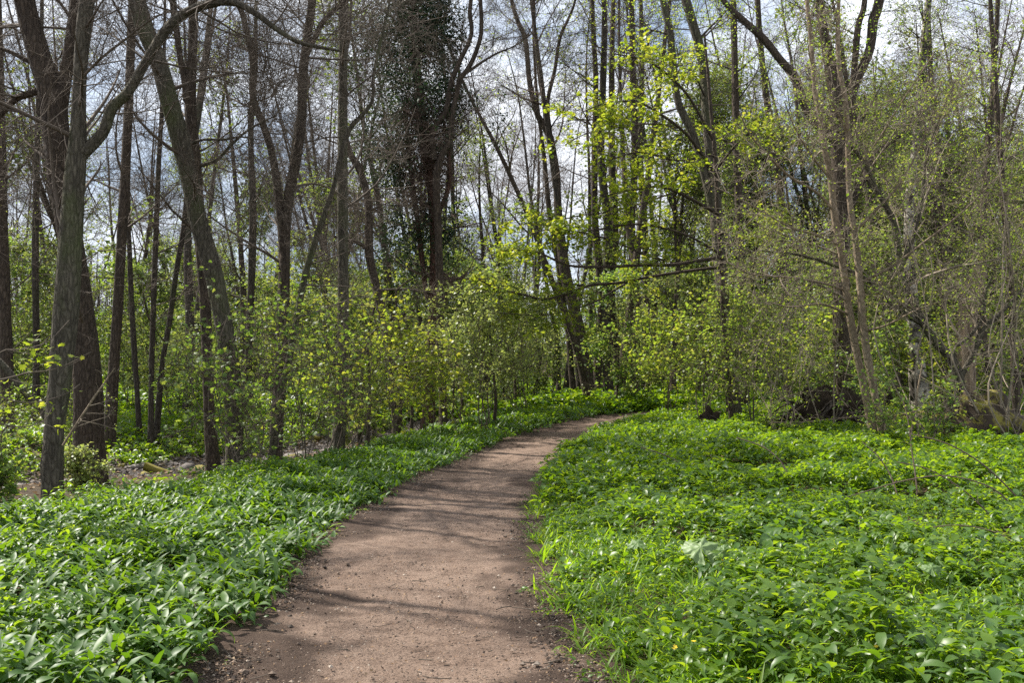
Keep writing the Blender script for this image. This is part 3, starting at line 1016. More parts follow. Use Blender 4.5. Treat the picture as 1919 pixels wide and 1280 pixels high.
hero('sapling', 'left one of the twin pale brown stems rising from the right bank', 'tree', 20.6,
     [[(1643, 848, 17), (1629, 776, 15), (1614, 701, 14), (1602, 645, 14), (1591, 581, 14), (1584, 532, 13), (1574, 457, 13), (1565, 412, 13), (1557, 337, 12), (1546, 281, 11), (1537, 217, 10), (1527, 169, 9), (1520, 75, 8), (1512, 0, 7), (1500, -130, 4)],
      [(1563, 395, 6), (1530, 360, 5), (1480, 330, 5), (1435, 285, 4), (1408, 255, 3), (1385, 210, 2)], [(1574, 460, 5), (1530, 440, 5), (1480, 425, 4), (1400, 380, 3), (1330, 345, 2)],
      [(1586, 545, 5), (1540, 530, 5), (1480, 520, 4), (1410, 514, 3), (1360, 490, 2)], [(1556, 335, 5), (1520, 290, 4), (1490, 240, 3), (1470, 190, 2)], [(1592, 590, 5), (1540, 570, 4), (1480, 575, 3), (1420, 560, 2)]],
     BARK_PALE, TWIG_PALE, TWIN, leafspec(SMALL, (2, 1, .06, RH)), seed=80, flare=.2, limbdY=-1.2)
hero('sapling', 'right one of the twin pale brown stems rising from the right bank', 'tree', 20.3,
     [[(1664, 850, 18), (1647, 776, 15), (1636, 720, 14), (1625, 664, 14), (1617, 600, 13), (1610, 514, 13), (1602, 439, 12), (1597, 412, 12), (1591, 356, 11), (1589, 262, 10), (1584, 187, 10), (1573, 131, 9), (1570, 75, 8), (1572, 0, 7), (1580, -150, 4)],
      [(1601, 435, 6), (1640, 395, 5), (1685, 345, 4), (1730, 260, 3), (1765, 150, 2)], [(1590, 330, 5), (1640, 270, 4), (1690, 190, 3), (1750, 100, 2)],
      [(1612, 530, 5), (1670, 500, 5), (1730, 455, 4), (1800, 400, 3), (1870, 330, 2)], [(1590, 250, 5), (1560, 190, 4), (1545, 120, 3), (1535, 40, 2)], [(1620, 620, 5), (1660, 610, 4), (1720, 580, 3), (1780, 560, 2)]],
     BARK_PALE, TWIG_PALE, TWIN, leafspec(SMALL, (2, 1, .06, RH)), seed=84, flare=.2, limbdY=-1.)
HZ = dict(n=(11, 6, 5, 2), L=(2.1, 1.0, .5, .28), t0=.2, ang=.8, up=.04, wig=.06, rmin=.0035, rr=.5)
hero('leaning_tree', 'grey stem curving up left from the mossy mound, its right fork spreading pale', 'tree', 20.8,
     [[(1806, 838, 28), (1801, 757, 22), (1794, 701, 20), (1779, 668, 18), (1752, 640, 17), (1730, 605, 15), (1711, 570, 14), (1696, 532, 13), (1685, 476, 12), (1676, 420, 11), (1662, 390, 10), (1640, 350, 9), (1617, 300, 8), (1591, 270, 7), (1560, 230, 5), (1520, 180, 3)],
      [(1796, 715, 12), (1812, 685, 11), (1826, 660, 11), (1840, 622, 10), (1880, 581, 9), (1917, 544, 7), (1960, 500, 4)],
      [(1786, 675, 7), (1792, 650, 7), (1812, 635, 7), (1838, 600, 6), (1850, 540, 5), (1880, 470, 4), (1900, 380, 3)],
      [(1730, 608, 9), (1700, 590, 8), (1660, 560, 8), (1620, 520, 7), (1570, 500, 6), (1500, 478, 5), (1430, 470, 3)],
      [(1690, 500, 8), (1712, 440, 8), (1728, 370, 7), (1735, 300, 6), (1760, 220, 5), (1800, 130, 3)]],
     BARK_GREY, TWIG_PALE, HZ, leafspec(SMALL, (3, 2, .05, RH), (2, 2, .05, RH)), seed=88, flare=.25)
hero('birch_tree', 'white barked birch with black patches right of the twin pale stems', 'tree', 30,
     [[(1730, 775, 44), (1722, 720, 33), (1714, 650, 27), (1708, 560, 23), (1704, 440, 19), (1705, 375, 17), (1718, 250, 15), (1728, 120, 14), (1740, 0, 12), (1755, -180, 7), (1765, -320, 3)]],
     BIRCH, TWIG_DARK, dict(n=(12, 6, 5, 3), L=(2.2, 1.1, .6, .35), t0=.35, rmin=.0045), leafspec(SMALL, (3, 2, .055, RH), (2, 2, .055, RH)), seed=93)
for (lab, Y, tr, lf) in (
        ('dark leaning trunk in shade at the far right behind the mossy mound', 29, [(1876, 760, 22), (1858, 710, 18), (1846, 660, 17), (1838, 560, 16), (1842, 430, 14), (1850, 300, 12), (1862, 150, 10), (1870, 0, 8), (1880, -180, 4)], 1),
        ('thin upright trunk near the right edge of the photo, lit along its left side', 24, [(1905, 800, 17), (1902, 700, 14), (1895, 560, 13), (1885, 420, 12), (1875, 300, 11), (1866, 170, 10), (1858, 40, 8), (1850, -120, 5)], 1),
        ('slim dark trunk rising right of the twin curved stems behind the sycamore leaves', 33, [(1392, 770, 18), (1390, 650, 15), (1388, 500, 15), (1384, 380, 15), (1380, 250, 14), (1377, 120, 13), (1374, 0, 11), (1370, -160, 6)], 1),
        ('dark trunk in the wood between the sycamore leaves and the twin pale stems', 36, [(1478, 765, 19), (1476, 650, 17), (1470, 520, 16), (1465, 400, 15), (1452, 280, 13), (1436, 180, 12), (1425, 80, 11), (1418, -40, 9), (1412, -200, 4)], 1),
        ('thin dark stem standing between the birch and the broken snag', 34, [(1770, 755, 15), (1768, 600, 12), (1766, 450, 12), (1760, 300, 11), (1745, 150, 10), (1738, 0, 8), (1730, -150, 4)], 1)):
    hero('bare_tree', lab, 'tree', Y, [tr], BARK_DARK, TWIG_DARK, dict(n=(11, 6, 5, 3), L=(2.4, 1.2, .65, .35), t0=.3, rmin=.0045), leafspec(SMALL, (3, 2, .06, RH), (2, 2, .06, RH)) if lf else None, seed=int(tr[0][0]))
for (lab, Y, tr) in (
        ('thin stem leaning left, first of the cluster beyond the stream stones', 26, [(262, 818, 11), (256, 720, 10), (248, 600, 10), (243, 480, 9), (240, 350, 8), (246, 200, 7), (252, 60, 5), (255, -60, 3)]),
        ('upright thin dark stem in the cluster beyond the stream stones', 25, [(283, 826, 12), (284, 700, 10), (290, 500, 10), (298, 300, 9), (304, 200, 8), (308, 80, 6), (310, -80, 3)]),
        ('thin stem leaning right, last of the cluster beyond the stream stones', 25.5, [(292, 826, 12), (302, 700, 10), (318, 600, 10), (332, 500, 10), (345, 420, 9), (352, 300, 7), (350, 180, 6), (345, 40, 4)]),
        ('dark double trunk in shade between the thick brown trunk and the stream cluster', 24, [(203, 800, 24), (212, 700, 20), (220, 580, 19), (228, 450, 18), (236, 300, 17), (242, 150, 15), (246, 20, 12), (250, -160, 6)]),
        ('grey trunk seen left of the grey green trunk, in the shade', 27, [(66, 790, 14), (68, 650, 12), (66, 500, 12), (68, 350, 11), (72, 200, 10), (78, 40, 7), (80, -120, 4)]),
        ('dark trunk at the left edge of the photo, cut by the frame', 23, [(14, 800, 26), (12, 700, 23), (8, 550, 21), (4, 400, 20), (0, 200, 17), (-4, 0, 13), (-8, -200, 6)]),
        ('slim trunk between the dark double trunk and the leaning trunk, far side', 33, [(462, 775, 17), (466, 650, 14), (472, 500, 14), (474, 380, 13), (470, 250, 11), (478, 120, 9), (480, 0, 6)])):
    hero('bare_tree', lab, 'tree', Y, [tr], BARK_DARK if Y < 25 else BARK_FAR, TWIG, dict(n=(11, 6, 5, 2), L=(2.2, 1.1, .6, .35), t0=.25, rmin=.0042), leafspec(SMALL, (3, 1, .045, RH)) if tr[0][0] < 200 else None, seed=int(tr[0][0]) + 7)

# the sycamore whose leafy limbs reach over the bend
root = thing('sycamore_tree', (at(1352, 770, 27)[0], 27, G(at(1352, 770, 27)[0], 27)), 'sycamore with bright yellow green leaf tiers reaching over the path bend', 'tree')
base = np.array(root.location)
st = world_trace([(1372, 790, 10), (1364, 690, 9), (1356, 600, 9), (1352, 500, 9), (1345, 400, 8), (1340, 300, 7), (1330, 180, 6), (1320, 60, 4)], 27, 50, True)
trunk_mesh(MB(), st[0] - base, st[1], 10, seed=3).build('trunk', BARK_DARK, root)
LIMBS = [[(1355, 482, 11), (1310, 488, 11), (1260, 496, 10), (1200, 497, 9), (1130, 500, 8), (1065, 497, 7), (1000, 470, 5), (940, 470, 3)],
         [(1350, 500, 9), (1240, 515, 8), (1160, 530, 8), (1105, 535, 8), (1060, 552, 8), (1020, 561, 8), (980, 552, 7), (930, 540, 5), (890, 520, 3)],
         [(1345, 400, 9), (1290, 370, 8), (1240, 350, 7), (1190, 355, 5), (1140, 365, 3)],
         [(1342, 330, 9), (1290, 255, 8), (1240, 215, 7), (1190, 190, 6), (1130, 195, 4), (1090, 210, 3)],
         [(1335, 260, 8), (1290, 180, 7), (1240, 130, 6), (1200, 110, 5), (1150, 100, 3)],
         [(1350, 476, 7), (1285, 440, 6), (1200, 420, 6), (1120, 430, 5), (1050, 440, 3)],
         [(1270, 494, 5), (1210, 478, 5), (1130, 445, 5), (1030, 430, 4), (960, 455, 2)],
         [(1180, 526, 5), (1150, 545, 5), (1100, 572, 4), (1020, 590, 3), (930, 585, 2)], [(1270, 358, 5), (1220, 375, 5), (1150, 395, 4), (1080, 405, 3), (1020, 420, 2)],
         [(1275, 240, 5), (1230, 232, 5), (1180, 235, 4), (1100, 250, 3), (1060, 270, 2)],
         [(1338, 290, 7), (1270, 300, 6), (1200, 285, 5), (1140, 300, 3)],
         [(1340, 320, 8), (1390, 260, 6), (1430, 240, 4)], [(1346, 440, 8), (1400, 420, 6), (1450, 430, 4)]]
Ps, Rs = [], []
for k, tr in enumerate(LIMBS):
    p, r = world_trace([(a, b, c_ * .7) for a, b, c_ in tr], 27, 30, False, -2.2 if k % 3 else -3.5)
    trunk_mesh(MB(), p - base, r, 7, seed=k, rough=.03).build('limb', BARK_DARK, root)
    Ps.append(p)
    Rs.append(r)
P, R = np.stack(Ps), np.stack(Rs)
l1 = grow(P, R, 15, .28, 1, 1.5, 1.1, .02, .07, 7, .4, .006, .3, .35)
l1[0][..., 2] = l1[0][:, :1, 2] + (l1[0][..., 2] - l1[0][:, :1, 2]) * .45      # flat tiers
l2 = grow(*l1, 6, .15, 1, .5, .9, .02, .1, 4, .5, .004, .5, .3)
l2[0][..., 2] = l2[0][:, :1, 2] + (l2[0][..., 2] - l2[0][:, :1, 2]) * .6
mb = MB()
tubes(mb, l1[0] - base, l1[1], 4)
tubes(mb, l2[0] - base, l2[1], 3)
mb.build('crown', TWIG_DARK, root)
mb = MB()
clump = rng.uniform(0, 1, len(l2[0])) > .3
twig_leaves(mb, l2[0][clump] - base, l2[1][clump], 11, .11, MAPLE, .5, .07, .3)
twig_leaves(mb, l1[0] - base, l1[1], 4, .11, MAPLE, .5, .06, .4)
mb.build('foliage', SYC, root)


# ------------------------------------------------------------------ shrubs and saplings
def shrub(name, label, px, Y, h, spread, stems, leaf_m, size, per, tpl=RH, tw=TWIG, n=(8, 6, 5), flat=.7, lean=(0, 0), group=None, loc=None, up=.05, cat='shrub', leaf_lv=(1, 2), Lf=(.45, .22, .11), t0=.2, rb=.012):
    x = (px - CX) / F * Y if loc is None else loc[0]
    base = np.array([x, Y, G(x, Y)])
    root = thing(name, base, label, cat, group)
    P, R = [], []
    for s in range(stems):
        a = rng.uniform(0, 6.28)
        tip = np.array([math.cos(a), math.sin(a), 0]) * spread * rng.uniform(.15, .75) + np.array([lean[0], lean[1], h * rng.uniform(.7, 1.05)])
        b = np.array([rng.normal(0, .08), rng.normal(0, .08), -.08])
        k1 = b + (tip - b) * .35 + rng.normal(size=3) * .07 * h * np.array([1, 1, .3])
        k2 = b + (tip - b) * .7 + rng.normal(size=3) * .06 * h * np.array([1, 1, .3])
        o = resample(np.array([b, k1, k2, tip]), 14)
        P.append(o)
        R.append(np.linspace(rb * (h / 3) ** .7 * rng.uniform(.8, 1.4), .005, 14))
    P, R = np.stack(P), np.stack(R)
    mb = MB()
    tubes(mb, P, R, 6)
    mb.build('stem', tw, root)
    l1 = grow(P, R, n[0], t0, 1, h * Lf[0], 1.0, up, .09, 7, .55, .005, .35, .45)
    l2 = grow(*l1, n[1], .15, 1, h * Lf[1], .85, up * .5, .12, 5, .55, .004, .5, .4)
    l3 = grow(*l2, n[2], .15, 1, h * Lf[2], .8, 0, .15, 3, .6, .003, .7, .3)
    mb = MB()
    for (p, r), S in ((l1, 4), (l2, 3), (l3, 3)):
        tubes(mb, p, r, S)
    mb.build('twigs', tw, root)
    if per:
        mb = MB()
        for lv_ in leaf_lv:
            p, r = (l1, l2, l3)[lv_]
            twig_leaves(mb, p, r, per, size * 1.1, tpl, .5, .03, .25)
        mb.build('foliage', leaf_m, root)
    return root


SH = [  # px, Y, h, spread, stems, material, leaf size, per twig, shape, label
    (455, 16.6, 3.2, 1.0, 5, SYC_DEEP, .085, 1, MAPLE, 'young sycamore thicket round the foot of the long leaning trunk'),
    (408, 15.6, 2.3, .7, 3, SYC_DEEP, .085, 1, MAPLE, 'low leafy sycamore sprouts on the bank edge left of the leaning trunk'),
    (560, 17.6, 3.0, 1.0, 5, SYC_DEEP, .085, 1, MAPLE, 'leafy sapling clump between the split trunk and the straight grey trunk'),
    (610, 20.0, 3.4, 1.1, 5, SYC_MID, .085, 1, MAPLE, 'yellow green sapling clump just left of the straight grey trunk'),
    (668, 19.6, 2.6, .9, 4, SYC_MID, .085, 1, MAPLE, 'bright young sycamore right of the straight grey trunk'),
    (738, 22.4, 3.0, 1.1, 5, SYC, .095, 2, MAPLE, 'bright yellow leaved sapling before the S curved stem'),
    (800, 24.0, 2.6, 1.2, 5, SYC, .095, 2, MAPLE, 'yellow green bush at the foot of the reddish ivy clad trunk'),
    (912, 26.0, 3.9, 1.6, 5, HAZEL, .075, 5, RH_W, 'pale lime hazel bush on the garlic bank right of the ivy clad tree'),
    (860, 27.0, 3.2, 1.2, 4, HAZEL, .065, 2, RH_W, 'smaller pale hazel between the ivy clad tree and the lime hazel'),
    (980, 33.0, 4.2, 1.5, 5, HAZEL, .075, 3, RH_W, 'soft green hazel right behind the lime hazel bush'),
    (1030, 49.0, 4.8, 1.8, 5, SMALL, .09, 3, RH, 'green bush behind the dark leaning trunk at the bend'),
    (352, 27.5, 2.2, .9, 4, SYC_DEEP, .09, 2, RH, 'shaded leafy bush beyond the stream stones'),
    (330, 30.0, 2.6, 1.3, 5, HAZEL, .08, 3, RH_W, 'green bush on the far bank behind the stream stones'),
    (-4, 12.6, 1.1, .7, 5, SYC_DEEP, .07, 2, RH_W, 'low elder bush left of the grey green trunk foot'),
    (165, 14.6, .8, .5, 4, HAZEL, .055, 2, RH_W, 'low leafy sprouts at the foot of the thick brown trunk'),
    (-10, 15.0, 1.9, .9, 5, SMALL, .06, 2, RH, 'leafy bush at the left edge of the photo'),
    (120, 21.0, 2.4, 1.1, 5, SMALL, .06, 2, RH, 'small leaved bush seen between the two big left trunks'),
    (1190, 36.5, 4.4, 1.6, 5, HAZEL, .08, 3, RH_W, 'light green bush where the path vanishes right'),
    (1255, 31.0, 3.4, 1.5, 6, SYC_MID, .11, 2, MAPLE, 'yellow green bush on the inside of the path bend'),
    (1325, 27.5, 3.6, 1.5, 6, SMALL, .09, 2, RH_W, 'spreading twiggy bush over the pale fallen stick'),
    (1420, 24.5, 3.4, 1.5, 6, SMALL, .085, 2, RH_W, 'wide small leaved bush left of the hollow root'),
    (1395, 30.5, 4.6, 1.7, 6, SMALL, .095, 2, RH_W, 'tall small leaved bush behind the wide bush left of the hollow root'),
    (1500, 27.5, 3.4, 1.3, 5, SYC_MID, .10, 2, MAPLE, 'yellow green bush over the hollow root'),
    (1620, 25.0, 2.4, 1.1, 4, SYC_DEEP, .09, 2, MAPLE, 'leafy sprouts right behind the twin pale stems'),
    (1648, 19.3, 1.5, 1.0, 3, SYC_DEEP, .075, 1, RH_W, 'low green sapling in front of the twin pale stems'),
    (1712, 18.5, 1.3, 1.1, 3, SYC_DEEP, .075, 1, RH_W, 'leafy low bramble right of the twin pale stems'),
    (1790, 26.0, 2.8, 1.2, 4, SYC, .09, 2, MAPLE, 'bright leafy sapling behind the forked grey stem'),
    (1680, 32.0, 3.8, 1.4, 5, SYC, .09, 3, RH_W, 'bright leaved bush left of the white birch'),
    (1800, 36.0, 4.2, 1.6, 5, SMALL, .085, 3, RH_W, 'green bush behind the broken snag'),
    (1560, 33.0, 4.6, 1.5, 5, SMALL, .08, 3, RH_W, 'green bush behind the dark many limbed tree'),
    (1870, 30.0, 4.0, 1.5, 5, SMALL, .095, 2, RH_W, 'small leaved bush far right behind the pale twigs'),
    (250, 34.0, 4.0, 1.6, 5, SMALL, .085, 3, RH, 'green bush beyond the stream behind the thin stem cluster'),
    (520, 32.0, 4.2, 1.6, 5, SYC, .085, 3, RH, 'light green bush behind the split trunk'),
    (690, 34.0, 4.4, 1.6, 5, SMALL, .085, 3, RH, 'light green bush behind the S curved stem'),
    (60, 32.0, 4.0, 1.6, 5, SMALL, .085, 3, RH, 'green bush behind the two big left trunks'),
]
for px, Y, h, sp, stn, m_, sz, per, tp, lab in SH:
    shrub('sapling' if 'sapling' in lab or 'sycamore' in lab else 'leafy_shrub', lab, px, Y, h, sp, stn, m_, sz, per, tp, n=(8, 5, 3) if Y < 28 else (8, 5, 3))
for px, Y, h, sp, stn, lab, lean in (
        (1745, 19.5, 6.2, 2.6, 5, 'tall fan of bare pale twigs between the birch and the forked grey stem', (-.6, 0)),
        (1880, 20.0, 6.8, 2.6, 5, 'tall spray of bare pale twigs near the right edge', (-.4, 0)),
        (1930, 18.0, 5.0, 2.2, 4, 'bare twiggy bush at the right edge over dead sticks', (-.3, 0)),
        (1560, 22.5, 5.4, 2.2, 4, 'bare twiggy bush left of the twin pale stems', (-.9, 0)),
        (1460, 22.0, 2.4, 1.5, 6, 'low tangle of bare twigs before the hollow root', (0, 0))):
    shrub('twiggy_shrub', lab, px, Y, h, sp, stn, SMALL, .065, 2, RH, TWIG_PALE, (6, 4, 2), leaf_lv=(2,), Lf=(.36, .17, .085), lean=lean, t0=.12, rb=.011)
for k, (px, top, Y, lab) in enumerate(((688, (690, 645), 20.6, 'knobbly dark sapling stem standing alone on the garlic bank edge'), (768, (742, 560), 23.5, 'thin crooked sapling leaning before the ivy clad tree'), (925, (918, 610), 27.5, 'thin bare sapling stem rising through the lime hazel bush'))):
    hero('bare_sapling', lab, 'sapling', Y, [[(px, 832 - k * 20, 7), (px + 4, 780 - k * 15, 6), ((px + top[0]) / 2 + 4, (800 + top[1]) / 2, 5), (top[0], top[1], 4), (top[0] + 12, top[1] - 25, 3), (top[0] + 34, top[1] - 40, 2)]], BARK_DARK, TWIG, dict(n=(5, 4, 3, 0), L=(.7, .35, .2, 0), t0=.4), leafspec(SYC, (2, 1, .08, MAPLE)), seed=200 + k, flare=0, knots=0)

# a sycamore twig reaching in from the left, close to the camera
root = thing('sycamore_branch', at(-60, 720, 8.2), 'thin sycamore branch with few large leaves reaching in at the left edge', 'branch')
base = np.array(root.location)
Ps = [world_trace(t_, 8.2, 16, False, .5) for t_ in ([(-60, 720, 4), (0, 712, 4), (50, 700, 3), (110, 690, 2), (170, 660, 1.5)], [(-60, 720, 4), (0, 745, 3), (60, 755, 2), (120, 740, 1.5), (150, 720, 1.5)], [(-60, 720, 3), (-20, 780, 3), (30, 800, 2), (80, 790, 1.5), (100, 760, 1.5)], [(-60, 720, 3), (0, 660, 2), (40, 655, 1.5), (90, 640, 1.5), (130, 600, 1.5)])]
P, R = np.stack([a for a, _ in Ps]), np.stack([b for _, b in Ps])
tw_ = grow(P, R, 6, .25, 1, .3, .8, .02, .1, 4, .6, .0025, .6)
mb = tubes(MB(), P - base, R, 5)
tubes(mb, tw_[0] - base, tw_[1], 3)
mb.build('twigs', TWIG, root)
twig_leaves(MB(), tw_[0] - base, tw_[1], 3, .07, MAPLE, .6, .03, .5).build('foliage', SYC, root)

# ------------------------------------------------------------------ snag, logs, roots
root = thing('snag', (at(1812, 760, 25)[0], 25, G(at(1812, 760, 25)[0], 25)), 'broken dead trunk with a splintered top behind the forked grey stem', 'dead tree')
base = np.array(root.location)
P, R = world_trace([(1812, 790, 40), (1811, 740, 34), (1810, 645, 34), (1816, 570, 34), (1830, 520, 32), (1836, 503, 28)], 25, 30, True)
S = 14
T = norm(np.gradient(P, axis=0))
U = norm(np.cross(T, [1., .2, 0]))
V = np.cross(T, U)
a = np.arange(S) / S * 6.2832
g = 1 + rng.normal(0, .05, (1, S)) + rng.normal(0, .03, (30, S))
Xs = P[:, None] + R[:, None, None] * g[..., None] * (U[:, None] * np.cos(a)[:, None] + V[:, None] * np.sin(a)[:, None])
Xs[-1, :, 2] += rng.uniform(-.15, .35, S)
inn = Xs[-1] * .4 + P[-1] * .6 - [0, 0, .35]
i, k = np.meshgrid(np.arange(29), np.arange(S), indexing='ij')
k2 = (k + 1) % S
q = np.stack([i * S + k, i * S + k2, (i + 1) * S + k2, (i + 1) * S + k], -1).reshape(-1, 4)
kk = np.arange(S)
cap = np.stack([29 * S + kk, 29 * S + (kk + 1) % S, 30 * S + (kk + 1) % S, 30 * S + kk], -1)
v = np.concatenate([Xs.reshape(-1, 3), inn, P[-1:] - [0, 0, .4]]) - base
tri = np.stack([30 * S + kk, 30 * S + (kk + 1) % S, np.full(S, 31 * S)], -1)
n0 = len(v)
m_ = MB()
m_.v, m_.f, m_.m, m_.n = [v.astype(np.float32)], [q.astype(np.int32), cap.astype(np.int32), tri.astype(np.int32)], [np.zeros(len(q) + len(cap) + len(tri), np.int32)], n0
m_.build('trunk', WOOD, root)


def lump(name, label, cat, c, r, m, seed, amp=.25, roots=0, root_m=None):
    """An uneven mound or root plate with hanging roots."""
    n, S = 18, 28
    th = np.linspace(0, math.pi, n)
    ph = np.arange(S) / S * 6.2832
    d = np.stack([np.sin(th)[:, None] * np.cos(ph), np.sin(th)[:, None] * np.sin(ph), np.cos(th)[:, None] * np.ones(S)], -1)
    w = 1 + amp * (vnoise(d[..., 0] * 3 + 50, d[..., 2] * 3 + 50, 1., seed) + .6 * vnoise(d[..., 1] * 6 + 50, d[..., 0] * 6 + 90, 1., seed + 1))
    X_ = d * np.array(r) * w[..., None]
    i, k = np.meshgrid(np.arange(n - 1), np.arange(S), indexing='ij')
    k2 = (k + 1) % S
    q = np.stack([i * S + k, (i + 1) * S + k, (i + 1) * S + k2, i * S + k2], -1).reshape(-1, 4)
    root = thing(name, c, label, cat)
    MB().add(X_.reshape(-1, 3), q).build('earth', m, root)
    if roots:
        a0 = rng.uniform(0, 6.28, roots)
        p0 = np.stack([np.cos(a0) * r[0] * .8, np.sin(a0) * r[1] * .8, rng.uniform(-.1, .7, roots) * r[2]], 1)
        l_ = [p0]
        dd = norm(p0 * (1, 1, .2) + rng.normal(size=(roots, 3)) * .3)
        for s_ in range(7):
            dd = norm(dd + rng.normal(size=(roots, 3)) * .25 + np.array([0, 0, -.12]))
            l_.append(l_[-1] + dd * r[0] * .14)
        tubes(MB(), np.stack(l_, 1), np.linspace(.035, .008, 8)[None] * rng.uniform(.5, 1.2, roots)[:, None], 5).build('roots', root_m or TWIG_DARK, root)
    return root


def gp(px, Y, dz=0.):
    x = (px - CX) / F * Y
    return np.array([x, Y, G(x, Y) + dz])


lump('root_plate', 'dark hollow root plate under the many limbed tree behind the right bank', 'roots', gp(1548, 23.6, .42), (1.0, .45, .66), HOLLOW, 3, .3, 26)
lump('root_plate', 'moss topped root plate at the foot of the forked grey stem', 'roots', gp(1842, 20.2, .36), (.8, .4, .7), MOSS_BROWN, 8, .3, 24)
lump('earth_mound', 'low brown mossy mound in shade before the birch', 'mound', gp(1760, 26.5, .15), (1.5, .6, .36), MOSS_BROWN, 12, .2)
lump('stump', 'dark cut stump in the bush beside the path bend', 'stump', gp(1328, 24.8, .26), (.26, .22, .36), HOLLOW, 15, .3, 8)


def stick(name, label, cat, tr, Y, m, dY=0., on_ground=False, twigs=0):
    P, R = world_trace(tr, Y, 24, False, dY)
    base = P[0].copy()
    root = thing(name, base, label, cat)
    trunk_mesh(MB(), P - base, R, 7, .06, seed=int(tr[0][0])).build('wood', m, root)
    if twigs:
        l1 = grow(P[None] - base, R[None], twigs, .2, 1, .5, .8, .02, .1, 5, .5, .003)
        l2 = grow(*l1, 4, .2, 1, .22, .8, 0, .12, 3, .6, .0025)
        mb = tubes(MB(), *l1, 4)
        tubes(mb, *l2, 3)
        mb.build('twigs', TWIG_PALE, root)
    return root


stick('fallen_branch', 'grey dead branch slanting down from the left edge behind the grey green trunk', 'branch', [(-40, 645, 13), (10, 690, 13), (45, 735, 12), (80, 775, 10), (100, 815, 8)], 15.2, BARK_GREY)
stick('fallen_branch', 'pale bare dead branch slanting before the thick brown trunk', 'branch', [(118, 835, 4), (150, 785, 4), (180, 740, 3), (215, 690, 2)], 13.6, BARK_PALE, twigs=9)
stick('fallen_branch', 'pale stick lying out of the bush beside the path bend', 'branch', [(1302, 815, 9), (1312, 795, 7), (1330, 780, 5), (1352, 772, 3)], 25, BARK_PALE)
stick('fallen_branch', 'long thin pale branch arching over the hollow root', 'branch', [(1440, 792, 4), (1500, 792, 4), (1560, 786, 4), (1622, 780, 3)], 23, BARK_PALE, twigs=4)
stick('fallen_log', 'mossy log lying among the stream stones', 'log', [(272, 872, 16), (290, 880, 16), (312, 888, 15), (335, 894, 12)], 20.8, MOSSY)
stick('fallen_branch', 'thin crooked stick standing in the herbs right of the twin pale stems', 'branch', [(1688, 852, 6), (1706, 815, 5), (1714, 770, 4), (1722, 720, 4), (1733, 660, 2)], 19.4, BARK_PALE, twigs=4)

# bramble and dead stalks over the right herbs
BR = [([(1919, 985, 5), (1880, 930, 5), (1835, 905, 4.5), (1770, 892, 4), (1700, 900, 3.5), (1620, 922, 3), (1545, 945, 2.5)], 9.2, 'long bramble stem arching low over the herbs from the right edge'),
      [[(1930, 960, 5), (1880, 905, 5), (1830, 862, 4.5), (1770, 830, 4), (1700, 812, 3)], 9.8, 'highest bramble arch at the right edge'],
      [[(1682, 928, 4), (1668, 890, 4), (1645, 855, 3.5), (1615, 828, 3)], 10.2, 'short bramble stem rising left of the upright brown stalk'],
      [[(1719, 920, 4.5), (1714, 880, 4), (1708, 840, 4), (1702, 790, 3), (1690, 740, 2.5)], 10.4, 'upright brown stalk standing in the right herbs'],
      [[(1895, 1010, 4), (1850, 960, 4), (1800, 915, 3.5), (1740, 880, 3), (1680, 866, 2.5)], 8.8, 'dark bramble stem crossing the right herbs below the arches'],
      [[(1478, 890, 4), (1460, 862, 4), (1430, 838, 3.5), (1380, 820, 3)], 11.5, 'thin brown bramble bent over the herbs near the bush'],
      [[(1390, 930, 3), (1340, 918, 3), (1290, 915, 3), (1230, 922, 2.5)], 11.8, 'reddish trailing stem low in the herbs near the path'],
      [[(1320, 905, 3.5), (1290, 880, 3.5), (1250, 855, 3), (1200, 838, 2.5)], 13.5, 'thin stem bending over toward the path bend'],
      [[(1919, 1035, 4), (1870, 1000, 4), (1800, 985, 3), (1730, 990, 2.5)], 7.9, 'lowest bramble stem creeping in from the right edge']]
for k, (tr, Y, lab) in enumerate(BR):
    tr = [(a, b, w * .62) for a, b, w in tr]
    P, R = world_trace(tr, Y, 24, False, .3)
    P[0, 2] = min(P[0, 2], G(P[0, 0], P[0, 1]) + .05)
    base = P[0].copy()
    root = thing('bramble_stem', base, lab, 'bramble')
    mb = tubes(MB(), (P - base), R, 6)
    mb.build('stem', TWIG_RED, root)
    l1 = grow((P - base)[None], R[None], 9, .15, 1, .14, 1.0, .03, .12, 4, .6, .0018)
    mb = tubes(MB(), *l1, 3)
    mb.build('shoots', TWIG_RED, root)
    twig_leaves(MB(), *l1, 2, .035, RH_W, .5, .01, .4).build('foliage', HERB, root)
root = stick('dry_stalk', 'pale straight dead stalk standing upright amid the right herbs', 'stalk', [(1615, 1100, 3.4), (1614, 1060, 3.2), (1612, 1010, 3), (1613, 965, 2.4)], 8.2, BARK_PALE)
root = stick('dry_stalk', 'bent pale dead stalk hooked over in the right herbs', 'stalk', [(1405, 992, 2.4), (1408, 975, 2.4), (1416, 962, 2.2), (1440, 955, 1.8)], 10.0, BARK_PALE)


